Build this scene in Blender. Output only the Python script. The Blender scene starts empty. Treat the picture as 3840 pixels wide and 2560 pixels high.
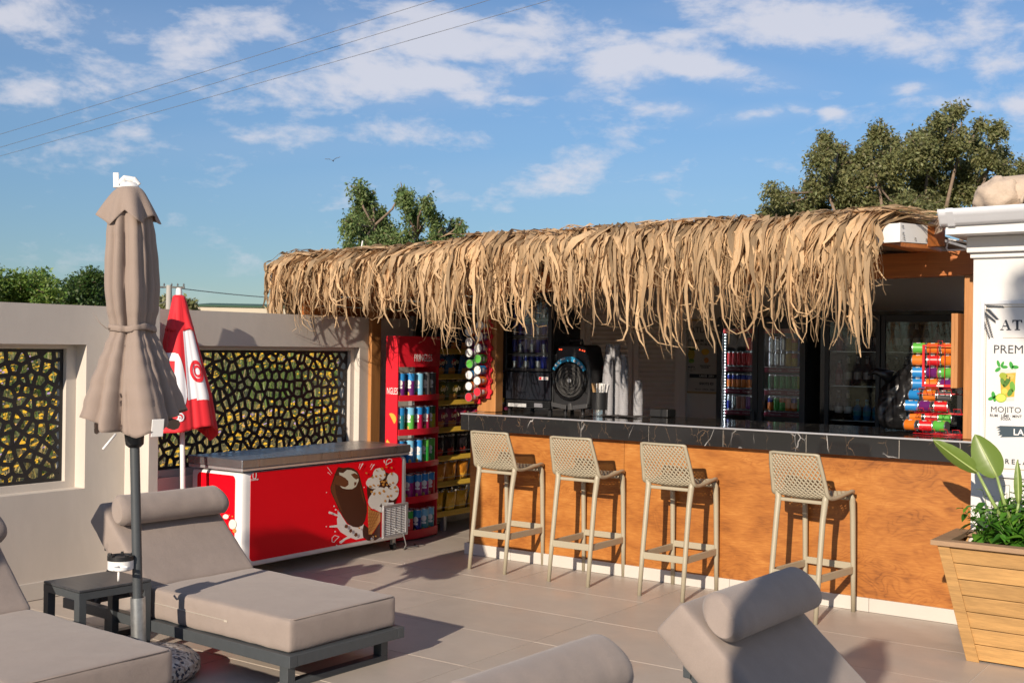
import bpy, math, random
from mathutils import Vector as V, Matrix, noise
R_ = math.radians
random.seed(7)
scene = bpy.context.scene
COL = scene.collection
# ------------------------------------------------------------------ camera
_yaw, _pitch, _roll = R_(35.337), R_(0.244), R_(0.7715)
CAMH = 1.66
def _cam_matrix():
    # x right, y up, -z forward; looks along +Y turned left by yaw, slightly up, rolled a little
    fwd = V((-math.sin(_yaw)*math.cos(_pitch), math.cos(_yaw)*math.cos(_pitch), math.sin(_pitch)))
    right = V((math.cos(_yaw), math.sin(_yaw), 0))
    up = right.cross(fwd)
    c, s = math.cos(_roll), math.sin(_roll)
    r2 = right*c + up*s; u2 = up*c - right*s
    return Matrix((r2, u2, -fwd)).transposed()
CM = _cam_matrix()
FPX = 4344.0
cd = bpy.data.cameras.new('camera'); cam = bpy.data.objects.new('camera', cd); COL.objects.link(cam)
cam.matrix_world = Matrix.Translation((0, 0, CAMH)) @ CM.to_4x4()
cd.sensor_width = 36; cd.sensor_fit = 'HORIZONTAL'; cd.lens = FPX/3840*36; cd.clip_start = 0.05; cd.clip_end = 3000
cd.dof.use_dof = True; cd.dof.focus_distance = 7.6; cd.dof.aperture_fstop = 7.1
scene.camera = cam
# photo pixel -> ray / plane
def ray(x, y): return CM @ V((x-1920, -(y-1280), -FPX))
O_ = V((0, 0, CAMH))
def fl(p, z=0.0): d = ray(*p); return O_ + d*((z-CAMH)/d.z)
def onx(p, X): d = ray(*p); return O_ + d*(X/d.x)
def ony(p, Y): d = ray(*p); return O_ + d*(Y/d.y)
def far(p, dist): d = ray(*p); d = d/math.hypot(d.x, d.y); return O_ + d*dist
def Zm(ox, oy, s): return lambda x, y: (ox+x*s, oy+y*s)
D = Zm(0, 0, 3840/2352)
# ------------------------------------------------------------------ world: sky with thin clouds, sun
SUN_EL = 22.0
SUN_DIR = V((0.19, -0.982, 0)).normalized()          # horizontal direction towards the sun
w = bpy.data.worlds.new('World'); scene.world = w; w.use_nodes = True
nt = w.node_tree; nt.nodes.clear()
def N(t, **k):
    n = nt.nodes.new(t)
    for a, b in k.items(): setattr(n, a, b)
    return n
def L(a, b): nt.links.new(a, b)
def M2(op, a, b=None, c=None):
    n = N('ShaderNodeMath', operation=op)
    for i, q in enumerate((a, b, c)):
        if q is None: continue
        if isinstance(q, (int, float)): n.inputs[i].default_value = q
        else: L(q, n.inputs[i])
    return n.outputs[0]
sky = N('ShaderNodeTexSky', sky_type='NISHITA'); sky.sun_disc = False
sky.sun_elevation = R_(SUN_EL); sky.sun_rotation = math.atan2(SUN_DIR.x, SUN_DIR.y)
sky.altitude = 0; sky.air_density = 1.0; sky.dust_density = 0.05; sky.ozone_density = 3.2
geo = N('ShaderNodeNewGeometry')
sep = N('ShaderNodeSeparateXYZ'); 
tc = N('ShaderNodeTexCoord'); L(tc.outputs['Generated'], sep.inputs[0])
dx, dy, dz = sep.outputs
az = M2('ARCTAN2', M2('MULTIPLY', dx, -1.0), dy)        # azimuth, 0 = +Y, positive to the left (radians)
el = M2('ARCSINE', dz)
zc = M2('ADD', M2('MAXIMUM', dz, 0.0), 0.06)
cmb = N('ShaderNodeCombineXYZ'); L(M2('DIVIDE', dx, zc), cmb.inputs[0]); L(M2('DIVIDE', dy, zc), cmb.inputs[1])
mp = N('ShaderNodeMapping'); mp.inputs['Rotation'].default_value = (0, 0, R_(-20)); mp.inputs['Scale'].default_value = (1.0, 1.0, 2.3)
mp.inputs['Location'].default_value = (3.1, 7.4, 0)
L(tc.outputs['Generated'], mp.inputs[0])
n1 = N('ShaderNodeTexNoise'); n1.inputs['Scale'].default_value = 12.5; n1.inputs['Detail'].default_value = 10; n1.inputs['Roughness'].default_value = 0.62; n1.inputs['Distortion'].default_value = 0.15
L(mp.outputs[0], n1.inputs['Vector'])
n2 = N('ShaderNodeTexNoise'); n2.inputs['Scale'].default_value = 1.6; n2.inputs['Detail'].default_value = 3
L(mp.outputs[0], n2.inputs['Vector'])
# cloud banks (centre azimuth/elevation in degrees, half sizes, tilt): the banks of the photographed sky
def bank(a0, e0, ra, re, tilt=0.0, amt=1.0):
    ca, sa = math.cos(R_(tilt)), math.sin(R_(tilt))
    u = M2('SUBTRACT', az, R_(a0)); v = M2('SUBTRACT', el, R_(e0))
    p = M2('ADD', M2('MULTIPLY', u, ca), M2('MULTIPLY', v, sa)); q = M2('SUBTRACT', M2('MULTIPLY', v, ca), M2('MULTIPLY', u, sa))
    p = M2('DIVIDE', p, R_(ra)); q = M2('DIVIDE', q, R_(re))
    d2 = M2('ADD', M2('MULTIPLY', p, p), M2('MULTIPLY', q, q))
    return M2('MULTIPLY', M2('EXPONENT', M2('MULTIPLY', d2, -1.0)), amt)
def azel(x, y):
    d = ray(*D(x, y)).normalized(); return math.degrees(math.atan2(-d.x, d.y)), math.degrees(math.asin(d.z))
banks = None
for (x, y, rx, ry, t, a) in ((1050, 105, 330, 45, 8, 1.0), (960, 190, 230, 55, -4, 1.0), (1400, 140, 110, 80, 0, 1.0), (1180, 60, 420, 30, 4, .8),
                            (250, 70, 420, 70, 0, .62), (420, 150, 260, 60, 0, .58), (120, 190, 260, 60, 0, .42), (1640, 160, 170, 28, 10, 1.0), (1850, 60, 210, 42, 6, .95),
                            (1760, 20, 260, 30, 0, .8), (2080, 105, 110, 30, 12, .95), (2290, 90, 120, 55, 10, .7), (2100, 205, 50, 14, 0, .8), (2190, 235, 90, 18, 10, .8), (1730, 265, 90, 16, -6, .85), (1830, 250, 30, 14, 8, .8),
                            (1900, 258, 26, 12, 10, .7), (1530, 250, 80, 20, 4, .9), (1180, 228, 60, 14, 0, .7), (600, 330, 420, 40, -5, .42), (1150, 420, 500, 45, -3, .40), (1500, 450, 300, 30, 0, .3), (2340, 240, 40, 16, 6, .8)):
    a0, e0 = azel(x, y); k = 24.0/930
    b = bank(a0, e0, rx*k, ry*k, t, a)
    banks = b if banks is None else M2('MAXIMUM', banks, b)
# outside the photographed part of the sky the same kind of cloud goes on
base = M2('MULTIPLY', M2('SUBTRACT', n2.outputs[0], 0.36), 2.2)
infr = M2('MULTIPLY', M2('LESS_THAN', M2('ABSOLUTE', M2('SUBTRACT', az, R_(35.3))), R_(27)), M2('LESS_THAN', el, R_(19)))
smooth = N('ShaderNodeMapRange', interpolation_type='SMOOTHSTEP'); smooth.inputs['From Min'].default_value = R_(24); smooth.inputs['From Max'].default_value = R_(34)
L(M2('ABSOLUTE', M2('SUBTRACT', az, R_(35.3))), smooth.inputs[0])
smooth2 = N('ShaderNodeMapRange', interpolation_type='SMOOTHSTEP'); smooth2.inputs['From Min'].default_value = R_(16.5); smooth2.inputs['From Max'].default_value = R_(26)
L(el, smooth2.inputs[0])
outw = M2('MAXIMUM', smooth.outputs[0], smooth2.outputs[0])
cover = M2('MAXIMUM', banks, M2('MULTIPLY', base, outw))
dens = M2('ADD', M2('MULTIPLY', cover, 0.60), M2('SUBTRACT', M2('MULTIPLY', n1.outputs[0], 1.9), 1.03))
cr = N('ShaderNodeMapRange', interpolation_type='SMOOTHSTEP'); cr.inputs['From Min'].default_value = 0.0; cr.inputs['From Max'].default_value = 0.50
cr.inputs['To Max'].default_value = 0.80
L(dens, cr.inputs[0])
hor = N('ShaderNodeMapRange', interpolation_type='SMOOTHSTEP'); hor.inputs['From Min'].default_value = 0.0; hor.inputs['From Max'].default_value = R_(6)
L(el, hor.inputs[0])
cmask = M2('MAXIMUM', M2('MULTIPLY', cr.outputs[0], hor.outputs[0]), M2('MULTIPLY', M2('ADD', M2('MULTIPLY', banks, 0.12), 0.02), hor.outputs[0]))
mx = N('ShaderNodeMix', data_type='RGBA'); L(cmask, mx.inputs['Factor'])
hs = N('ShaderNodeHueSaturation'); hs.inputs['Saturation'].default_value = 1.0; hs.inputs['Value'].default_value = 1.0; L(sky.outputs[0], hs.inputs['Color'])
tint = N('ShaderNodeMix', data_type='RGBA', blend_type='MULTIPLY'); tint.inputs['Factor'].default_value = 1.0; L(hs.outputs[0], tint.inputs['A']); tint.inputs['B'].default_value = (0.82, 0.955, 1.09, 1)
hz = N('ShaderNodeMapRange', interpolation_type='SMOOTHSTEP'); hz.inputs['From Min'].default_value = 0.0; hz.inputs['From Max'].default_value = R_(15); hz.inputs['To Min'].default_value = 0.70; hz.inputs['To Max'].default_value = 1.0; L(el, hz.inputs[0])
hzm = N('ShaderNodeMix', data_type='RGBA', blend_type='MULTIPLY'); hzm.inputs['Factor'].default_value = 1.0; L(tint.outputs['Result'], hzm.inputs['A']); L(hz.outputs[0], hzm.inputs['B'])
L(hzm.outputs['Result'], mx.inputs['A']); mx.inputs['B'].default_value = (7.6, 7.5, 8.1, 1)
bg = N('ShaderNodeBackground'); bg.inputs['Strength'].default_value = 0.084; L(mx.outputs['Result'], bg.inputs['Color'])
wo = N('ShaderNodeOutputWorld'); L(bg.outputs[0], wo.inputs[0])
sd = bpy.data.lights.new('sun', 'SUN'); sun = bpy.data.objects.new('sun', sd); COL.objects.link(sun)
sd.energy = 4.9; sd.angle = R_(0.53); sd.color = (1.0, 0.86, 0.70)
_s = V((SUN_DIR.x*math.cos(R_(SUN_EL)), SUN_DIR.y*math.cos(R_(SUN_EL)), math.sin(R_(SUN_EL))))
sun.rotation_euler = (-_s).to_track_quat('-Z', 'Y').to_euler(); sun.location = _s*30
vs = scene.view_settings; vs.view_transform = 'Standard'; vs.look = 'None'; vs.exposure = 0.22; vs.gamma = 1; vs.use_curve_mapping = False
scene.cycles.max_bounces = 10; scene.cycles.diffuse_bounces = 8; scene.cycles.transparent_max_bounces = 24; scene.cycles.caustics_reflective = False; scene.cycles.caustics_refractive = False
scene.cycles.use_denoising = True
# ------------------------------------------------------------------ helpers
class MB:
    def __init__(s): s.v = []; s.f = []; s.m = []; s.mi = 0
    def add(s, vs, fs):
        o = len(s.v); s.v += [tuple(q) for q in vs]; s.f += [tuple(i+o for i in f) for f in fs]; s.m += [s.mi]*len(fs); return s
    def box(s, x0, x1, y0, y1, z0, z1):
        return s.add([(x, y, z) for x in (x0, x1) for y in (y0, y1) for z in (z0, z1)],
                     [(0, 1, 3, 2), (4, 6, 7, 5), (0, 4, 5, 1), (2, 3, 7, 6), (0, 2, 6, 4), (1, 5, 7, 3)])
    def obox(s, c, a, b, d):          # centre and three half-axis vectors
        c, a, b, d = V(c), V(a), V(b), V(d)
        return s.add([c+a*i+b*j+d*k for i in (-1, 1) for j in (-1, 1) for k in (-1, 1)],
                     [(0, 1, 3, 2), (4, 6, 7, 5), (0, 4, 5, 1), (2, 3, 7, 6), (0, 2, 6, 4), (1, 5, 7, 3)])
    def beam(s, p, q, wd, ht, up=(0, 0, 1)):
        p, q, up = V(p), V(q), V(up); t = (q-p); l = t.length; t /= l
        r = t.cross(up).normalized(); u = r.cross(t)
        return s.obox((p+q)/2, t*l/2, r*wd/2, u*ht/2)
    def tube(s, pts, r, n=8, flat=1.0, up=(0, 0, 1), closed=False):
        pts = [V(p) for p in pts]; k = len(pts); rs = r if isinstance(r, (list, tuple)) else [r]*k
        o = len(s.v); prev = None
        for i, p in enumerate(pts):
            t = (pts[(i+1) % k]-pts[i-1]) if closed else (pts[min(i+1, k-1)]-pts[max(i-1, 0)])
            t.normalize()
            a = prev if prev is not None else V(up)
            a = a - t*a.dot(t)
            if a.length < 1e-4: a = t.orthogonal()
            a.normalize(); b = t.cross(a); prev = a
            for j in range(n):
                th = 2*math.pi*j/n; s.v.append(tuple(p + a*(math.cos(th)*rs[i]*flat) + b*(math.sin(th)*rs[i])))
        for i in range(k if closed else k-1):
            i2 = (i+1) % k
            for j in range(n):
                s.f.append((o+i*n+j, o+i*n+(j+1) % n, o+i2*n+(j+1) % n, o+i2*n+j)); s.m.append(s.mi)
        if not closed:
            s.f.append(tuple(o+j for j in reversed(range(n)))); s.f.append(tuple(o+(k-1)*n+j for j in range(n))); s.m += [s.mi]*2
        return s
    def lathe(s, prof, n=20, mat=None, M=None, capb=True, capt=True):   # prof: (r, z[, material index for the band above])
        o = len(s.v); M = M or Matrix.Identity(4)
        for p in prof:
            for j in range(n):
                th = 2*math.pi*j/n; s.v.append(tuple(M @ V((p[0]*math.cos(th), p[0]*math.sin(th), p[1]))))
        for i in range(len(prof)-1):
            mi = prof[i][2] if len(prof[i]) > 2 else s.mi
            for j in range(n):
                s.f.append((o+i*n+j, o+i*n+(j+1) % n, o+(i+1)*n+(j+1) % n, o+(i+1)*n+j)); s.m.append(mi)
        if capb: s.f.append(tuple(o+j for j in reversed(range(n)))); s.m.append(prof[0][2] if len(prof[0]) > 2 else s.mi)
        if capt:
            e = o+(len(prof)-1)*n; s.f.append(tuple(e+j for j in range(n))); s.m.append(prof[-1][2] if len(prof[-1]) > 2 else s.mi)
        return s
    def slab(s, poly, nrm, th):        # polygon (3-D points) given thickness along nrm
        nrm = V(nrm); k = len(poly); a = [V(p) for p in poly]; b = [p+nrm*th for p in a]
        s.add(a+b, [tuple(range(k, 2*k)), tuple(reversed(range(k)))] + [(i, (i+1) % k, k+(i+1) % k, k+i) for i in range(k)]); return s
    def grid(s, fn, nu, nv, cu=False):
        o = len(s.v)
        for j in range(nv+1):
            for i in range(nu if cu else nu+1): s.v.append(tuple(fn(i/nu, j/nv)))
        wd = nu if cu else nu+1
        for j in range(nv):
            for i in range(nu):
                i2 = (i+1) % wd if cu else i+1
                s.f.append((o+j*wd+i, o+j*wd+i2, o+(j+1)*wd+i2, o+(j+1)*wd+i)); s.m.append(s.mi)
        return s
    def mesh(s, name, mats, smooth=False):
        me = bpy.data.meshes.new(name); me.from_pydata(s.v, [], s.f)
        for m in (mats if isinstance(mats, (list, tuple)) else [mats]): me.materials.append(m)
        me.polygons.foreach_set('material_index', s.m)
        if smooth: me.polygons.foreach_set('use_smooth', [True]*len(s.f))
        me.update(); return me
    def build(s, name, mats, parent=None, smooth=False, bevel=0.0, seg=2, sub=0, angle=None):
        return link(name, s.mesh(name, mats, smooth), parent, bevel, seg, sub, angle)
def link(name, me, parent=None, bevel=0.0, seg=2, sub=0, angle=None):
    o = bpy.data.objects.new(name, me); COL.objects.link(o)
    if parent is not None: o.parent = parent
    if bevel:
        b = o.modifiers.new('bevel', 'BEVEL'); b.width = bevel; b.segments = seg; b.limit_method = 'ANGLE'; b.angle_limit = R_(40)
    if sub:
        q = o.modifiers.new('sub', 'SUBSURF'); q.levels = sub; q.render_levels = sub
    if angle is not None:
        me.polygons.foreach_set('use_smooth', [True]*len(me.polygons)); me.set_sharp_from_angle(angle=R_(angle))
    return o
def thing(name, label, cat, loc=(0, 0, 0), rz=0.0, group=None):
    o = bpy.data.objects.new(name, None); COL.objects.link(o); o.empty_display_size = 0.1
    o.location = loc; o.rotation_euler = (0, 0, rz); return T(o, label, cat, group)
def T(o, label, cat, group=None):
    o['label'] = label; o['category'] = cat
    if group: o['group'] = group
    return o
def S(o, kind='structure', label=None):
    o['kind'] = kind
    if label: o['label'] = label
    return o
def copy_tree(o, parent=None):
    c = o.copy(); COL.objects.link(c); c.parent = parent
    for ch in [q for q in o.children]: copy_tree(ch, c)
    return c
def place(me, name, loc, rot=(0, 0, 0), scale=None, parent=None):
    o = bpy.data.objects.new(name, me); COL.objects.link(o); o.location = loc; o.rotation_euler = rot
    if scale: o.scale = scale
    if parent is not None: o.parent = parent
    return o
def text(name, body, size, m, parent, origin, U, W, Nn=None, ext=0.0006, align='CENTER', bold=0.0, sx=1.0):
    cu = bpy.data.curves.new(name, 'FONT'); cu.body = body; cu.size = size; cu.align_x = align; cu.align_y = 'CENTER'; cu.extrude = ext; cu.offset = bold; cu.resolution_u = 2
    tmp = bpy.data.objects.new(name, cu); COL.objects.link(tmp)
    me = bpy.data.meshes.new_from_object(tmp); bpy.data.objects.remove(tmp); bpy.data.curves.remove(cu)
    U = V(U).normalized(); W = V(W).normalized(); Nn = U.cross(W)
    me.transform(Matrix.Translation(V(origin)) @ Matrix((U*sx, W, Nn)).transposed().to_4x4())
    me.materials.clear(); me.materials.append(m)
    return link(name, me, parent)
# ------------------------------------------------------------------ materials
MATS = {}
def mat(name, col, rough=0.6, metal=0.0, var=None, bump=None, spec=0.5, coat=0.0, island=0.0, obj_rand=0.0, stretch=(1, 1, 1), emit=None, emit_s=0.0, trans=0.0, sheen=0.0, coords='Object', dirt=None, rvar=0.0):
    m = bpy.data.materials.new(name); m.use_nodes = True; t = m.node_tree; b = t.nodes['Principled BSDF']; MATS[name] = m
    col = tuple(col)+(1,) if len(col) == 3 else col
    b.inputs['Base Color'].default_value = col; b.inputs['Roughness'].default_value = rough; b.inputs['Metallic'].default_value = metal
    b.inputs['Specular IOR Level'].default_value = spec; b.inputs['Coat Weight'].default_value = coat
    if sheen: b.inputs['Sheen Weight'].default_value = sheen
    if trans: b.inputs['Transmission Weight'].default_value = trans
    if emit: b.inputs['Emission Color'].default_value = tuple(emit)+(1,); b.inputs['Emission Strength'].default_value = emit_s
    def nn(ty, **k):
        n = t.nodes.new(ty)
        for a, q in k.items(): setattr(n, a, q)
        return n
    vec = None
    if var or bump or dirt or rvar:
        c = nn('ShaderNodeTexCoord'); mpn = nn('ShaderNodeMapping'); mpn.inputs['Scale'].default_value = stretch
        if coords == 'World':
            g = nn('ShaderNodeNewGeometry'); t.links.new(g.outputs['Position'], mpn.inputs[0])
        else: t.links.new(c.outputs[coords], mpn.inputs[0])
        vec = mpn.outputs[0]
    out = None
    def ns(scale, det=5, rg=0.6, dist=0.0):
        n = nn('ShaderNodeTexNoise'); n.inputs['Scale'].default_value = scale; n.inputs['Detail'].default_value = det; n.inputs['Roughness'].default_value = rg; n.inputs['Distortion'].default_value = dist
        t.links.new(vec, n.inputs['Vector']); return n.outputs[0]
    def bright(src, fac, amt):       # multiply colour by 1 +- amt following fac
        mr = nn('ShaderNodeMapRange'); mr.inputs['From Min'].default_value = 0.25; mr.inputs['From Max'].default_value = 0.75; mr.inputs['To Min'].default_value = 1-amt; mr.inputs['To Max'].default_value = 1+amt
        t.links.new(fac, mr.inputs[0]); h = nn('ShaderNodeHueSaturation'); t.links.new(mr.outputs[0], h.inputs['Value'])
        if src is None: h.inputs['Color'].default_value = col
        else: t.links.new(src, h.inputs['Color'])
        return h.outputs[0]
    if var:
        for sc, amt in (var if isinstance(var, list) else [var]): out = bright(out, ns(sc), amt)
    if dirt:                          # (scale, threshold, colour, amount): stains with their own shape
        sc, th, dc, am = dirt; mr = nn('ShaderNodeMapRange'); mr.inputs['From Min'].default_value = th; mr.inputs['From Max'].default_value = th+0.15; mr.inputs['To Max'].default_value = am
        t.links.new(ns(sc, 8, 0.7, 0.4), mr.inputs[0]); mxx = nn('ShaderNodeMix', data_type='RGBA'); t.links.new(mr.outputs[0], mxx.inputs['Factor'])
        if out is None: mxx.inputs['A'].default_value = col
        else: t.links.new(out, mxx.inputs['A'])
        mxx.inputs['B'].default_value = tuple(dc)+(1,); out = mxx.outputs['Result']
    if island:
        g = nn('ShaderNodeNewGeometry'); mr = nn('ShaderNodeMapRange'); mr.inputs['To Min'].default_value = 0.25; mr.inputs['To Max'].default_value = 0.75
        t.links.new(g.outputs['Random Per Island'], mr.inputs[0]); out = bright(out, mr.outputs[0], island)
    if obj_rand:
        g = nn('ShaderNodeObjectInfo'); mr = nn('ShaderNodeMapRange'); mr.inputs['To Min'].default_value = 0.25; mr.inputs['To Max'].default_value = 0.75
        t.links.new(g.outputs['Random'], mr.inputs[0]); out = bright(out, mr.outputs[0], obj_rand)
    if out is not None: t.links.new(out, b.inputs['Base Color'])
    if rvar:
        mr = nn('ShaderNodeMapRange'); mr.inputs['From Min'].default_value = .3; mr.inputs['From Max'].default_value = .7; mr.inputs['To Min'].default_value = max(.02, rough-rvar); mr.inputs['To Max'].default_value = rough+rvar
        t.links.new(ns(3.1, 6), mr.inputs[0]); t.links.new(mr.outputs[0], b.inputs['Roughness'])
    if bump:
        bs = bump if isinstance(bump, list) else [bump]; prev = None
        for sc, st in bs:
            bn = nn('ShaderNodeBump'); bn.inputs['Strength'].default_value = st; bn.inputs['Distance'].default_value = 0.01
            t.links.new(ns(sc, 6, 0.65), bn.inputs['Height'])
            if prev is not None: t.links.new(prev, bn.inputs['Normal'])
            prev = bn.outputs[0]
        t.links.new(prev, b.inputs['Normal'])
    return m
def nodes_of(m):
    t = m.node_tree
    def nn(ty, **k):
        n = t.nodes.new(ty)
        for a, q in k.items(): setattr(n, a, q)
        return n
    return t, t.nodes['Principled BSDF'], nn
def ramp(nn, pts):
    r = nn('ShaderNodeValToRGB'); e = r.color_ramp.elements
    while len(e) < len(pts): e.new(0.5)
    for q, (p, c) in zip(e, pts): q.position = p; q.color = tuple(c)+(1,)
    return r
plaster = mat('plaster_grey', (0.58, 0.53, 0.47), 0.85, stretch=(1, 1, .35), var=[(0.9, 0.07), (7, 0.04)], bump=[(9, 0.10), (120, 0.05)], dirt=(0.9, 0.60, (0.46, 0.415, 0.36), 0.5), coords='World')
plaster_w = mat('plaster_white', (0.66, 0.655, 0.645), 0.8, var=(2, 0.04), bump=[(14, 0.10), (90, 0.05)], dirt=(3, 0.66, (0.62, 0.60, 0.56), 0.4), coords='World')
plaster_in = mat('plaster_inside', (0.84, 0.79, 0.72), 0.85, var=(2, 0.04), bump=(60, 0.05))
tile_m = mat('porcelain_tile', (0.45, 0.395, 0.34), 0.42, var=[(0.8, 0.07), (7, 0.05)], bump=(60, 0.02), dirt=(1.3, 0.58, (0.37, 0.325, 0.285), 0.5), obj_rand=0.04, coords='World', rvar=0.12)
grout_m = mat('grout', (0.62, 0.57, 0.51), 0.9)
skirt_m = mat('skirting_tile', (0.56, 0.525, 0.475), 0.5, var=(3, 0.05), obj_rand=0.03, coords='World')
metal_blk = mat('black_sheet', (0.014, 0.013, 0.013), 0.55)
cushion_m = mat('cushion_fabric', (0.300, 0.245, 0.213), 0.9, var=[(3, 0.07), (14, 0.05), (240, 0.06)], bump=[(7, 0.30), (26, 0.10), (500, 0.15)], sheen=0.15)
frame_m = mat('grey_powder_coat', (0.060, 0.068, 0.074), 0.45, var=(30, 0.08), bump=(300, 0.03))
parasol_m = mat('parasol_cloth', (0.285, 0.222, 0.185), 0.9, var=[(4, 0.04), (300, 0.06)], bump=[(6, 0.15), (450, 0.2)], sheen=0.1)
white_pl = mat('white_plastic', (0.80, 0.79, 0.77), 0.4)
red_cloth = mat('red_cloth', (0.66, 0.012, 0.022), 0.7, bump=(300, 0.1), sheen=0.1)
white_cloth = mat('white_cloth', (0.80, 0.78, 0.80), 0.8, bump=(300, 0.1))
red_m = mat('red_gloss', (0.80, 0.002, 0.012), 0.45, var=(3, 0.03), spec=0.15)
red_stand = mat('red_board', (0.66, 0.014, 0.03), 0.42, var=(4, 0.03))
white_enamel = mat('white_enamel', (0.78, 0.77, 0.76), 0.35, dirt=(5, 0.63, (0.55, 0.52, 0.48), 0.5))
steel = mat('brushed_steel', (0.34, 0.345, 0.36), 0.33, metal=0.85, var=(6, 0.12), bump=(18, 0.06), stretch=(1, 6, 1), rvar=0.1)
chrome = mat('chrome', (0.75, 0.75, 0.75), 0.15, metal=1.0)
galv = mat('galvanised', (0.50, 0.52, 0.52), 0.38, metal=0.85, var=(40, 0.18), rvar=0.12)
alu = mat('aluminium', (0.68, 0.68, 0.70), 0.3, metal=0.7)
black_pl = mat('black_plastic', (0.015, 0.015, 0.016), 0.42, bump=(200, 0.05))
black_gl = mat('black_gloss', (0.010, 0.010, 0.011), 0.12)
dgrey = mat('dark_grey_frame', (0.055, 0.052, 0.052), 0.5)
stool_m = mat('taupe_plastic', (0.385, 0.340, 0.245), 0.42, var=(9, 0.03), bump=(220, 0.03))
timber = mat('stained_timber', (0.42, 0.135, 0.030), 0.45, var=[(6, 0.22), (30, 0.10)], stretch=(0.35, 6, 6), bump=(40, 0.05))
timber_v = mat('stained_post', (0.43, 0.19, 0.060), 0.5, var=[(6, 0.20), (26, 0.10)], stretch=(6, 6, 0.35), bump=(40, 0.05))
timber_l = mat('pale_cedar', (0.42, 0.235, 0.080), 0.55, var=[(5, 0.22), (26, 0.20)], stretch=(0.5, 6, 6), bump=(40, 0.06), obj_rand=0.16)
timber_w = mat('weathered_rim', (0.31, 0.195, 0.11), 0.65, var=[(4, 0.15), (26, 0.12)], stretch=(1, 6, 6), bump=(40, 0.08), obj_rand=0.1)
louvre_m = mat('louvre_paint', (0.88, 0.82, 0.79), 0.55)
fascia_m = mat('white_sheet_metal', (0.72, 0.71, 0.69), 0.45, var=(3, 0.05), dirt=(4, 0.6, (0.5, 0.47, 0.42), 0.5), coords='World')
gutter_m = mat('white_gutter', (0.62, 0.64, 0.68), 0.3, var=(3, 0.03))
clay = mat('roof_clay', (0.50, 0.40, 0.31), 0.9, var=[(6, 0.10), (40, 0.10)], bump=[(12, 0.5), (70, 0.4)])
pebble_m = mat('pebble', (0.66, 0.62, 0.58), 0.7, var=(20, 0.1), obj_rand=0.25)
soil_m = mat('soil', (0.05, 0.035, 0.022), 0.95, bump=(60, 0.8), var=(40, 0.4))
bin_bag = mat('bin_bag', (0.012, 0.012, 0.013), 0.28)
ceil_m = mat('ceiling_board', (0.72, 0.66, 0.58), 0.7, var=(5, 0.2))
led_m = mat('led', (1, 1, 1), 0.5, emit=(0.85, 0.92, 1.0), emit_s=14.0)
led_red = mat('led_red', (1, 0.1, 0.02), 0.5, emit=(1, 0.09, 0.03), emit_s=1.6)
sky_blue_m = mat('print_blue', (0.02, 0.30, 0.55), 0.4)
ink = mat('navy_ink', (0.010, 0.018, 0.030), 0.5)
gold_ink = mat('gold_ink', (0.28, 0.19, 0.07), 0.5)
white_ink = mat('white_ink', (0.80, 0.79, 0.78), 0.45)
yellow_strip = mat('price_strip', (0.62, 0.40, 0.05), 0.5, var=(60, 0.1))
# thin window glass: reflects like glass, lets light straight through
glass = bpy.data.materials.new('thin_glass'); glass.use_nodes = True
_t = glass.node_tree; _t.nodes.clear(); _tr = _t.nodes.new('ShaderNodeBsdfTransparent'); _tr.inputs[0].default_value = (0.90, 0.92, 0.92, 1)
_gl = _t.nodes.new('ShaderNodeBsdfGlossy'); _gl.inputs['Roughness'].default_value = 0.03; _fr = _t.nodes.new('ShaderNodeFresnel'); _fr.inputs[0].default_value = 1.5
_mx = _t.nodes.new('ShaderNodeMixShader'); _o = _t.nodes.new('ShaderNodeOutputMaterial')
_t.links.new(_fr.outputs[0], _mx.inputs[0]); _t.links.new(_tr.outputs[0], _mx.inputs[1]); _t.links.new(_gl.outputs[0], _mx.inputs[2]); _t.links.new(_mx.outputs[0], _o.inputs[0])
# clear plastic of the cups
cupm = bpy.data.materials.new('clear_plastic'); cupm.use_nodes = True
_t = cupm.node_tree; _b = _t.nodes['Principled BSDF']; _b.inputs['Base Color'].default_value = (0.62, 0.62, 0.65, 1); _b.inputs['Roughness'].default_value = 0.15; _b.inputs['Alpha'].default_value = 0.36
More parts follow.
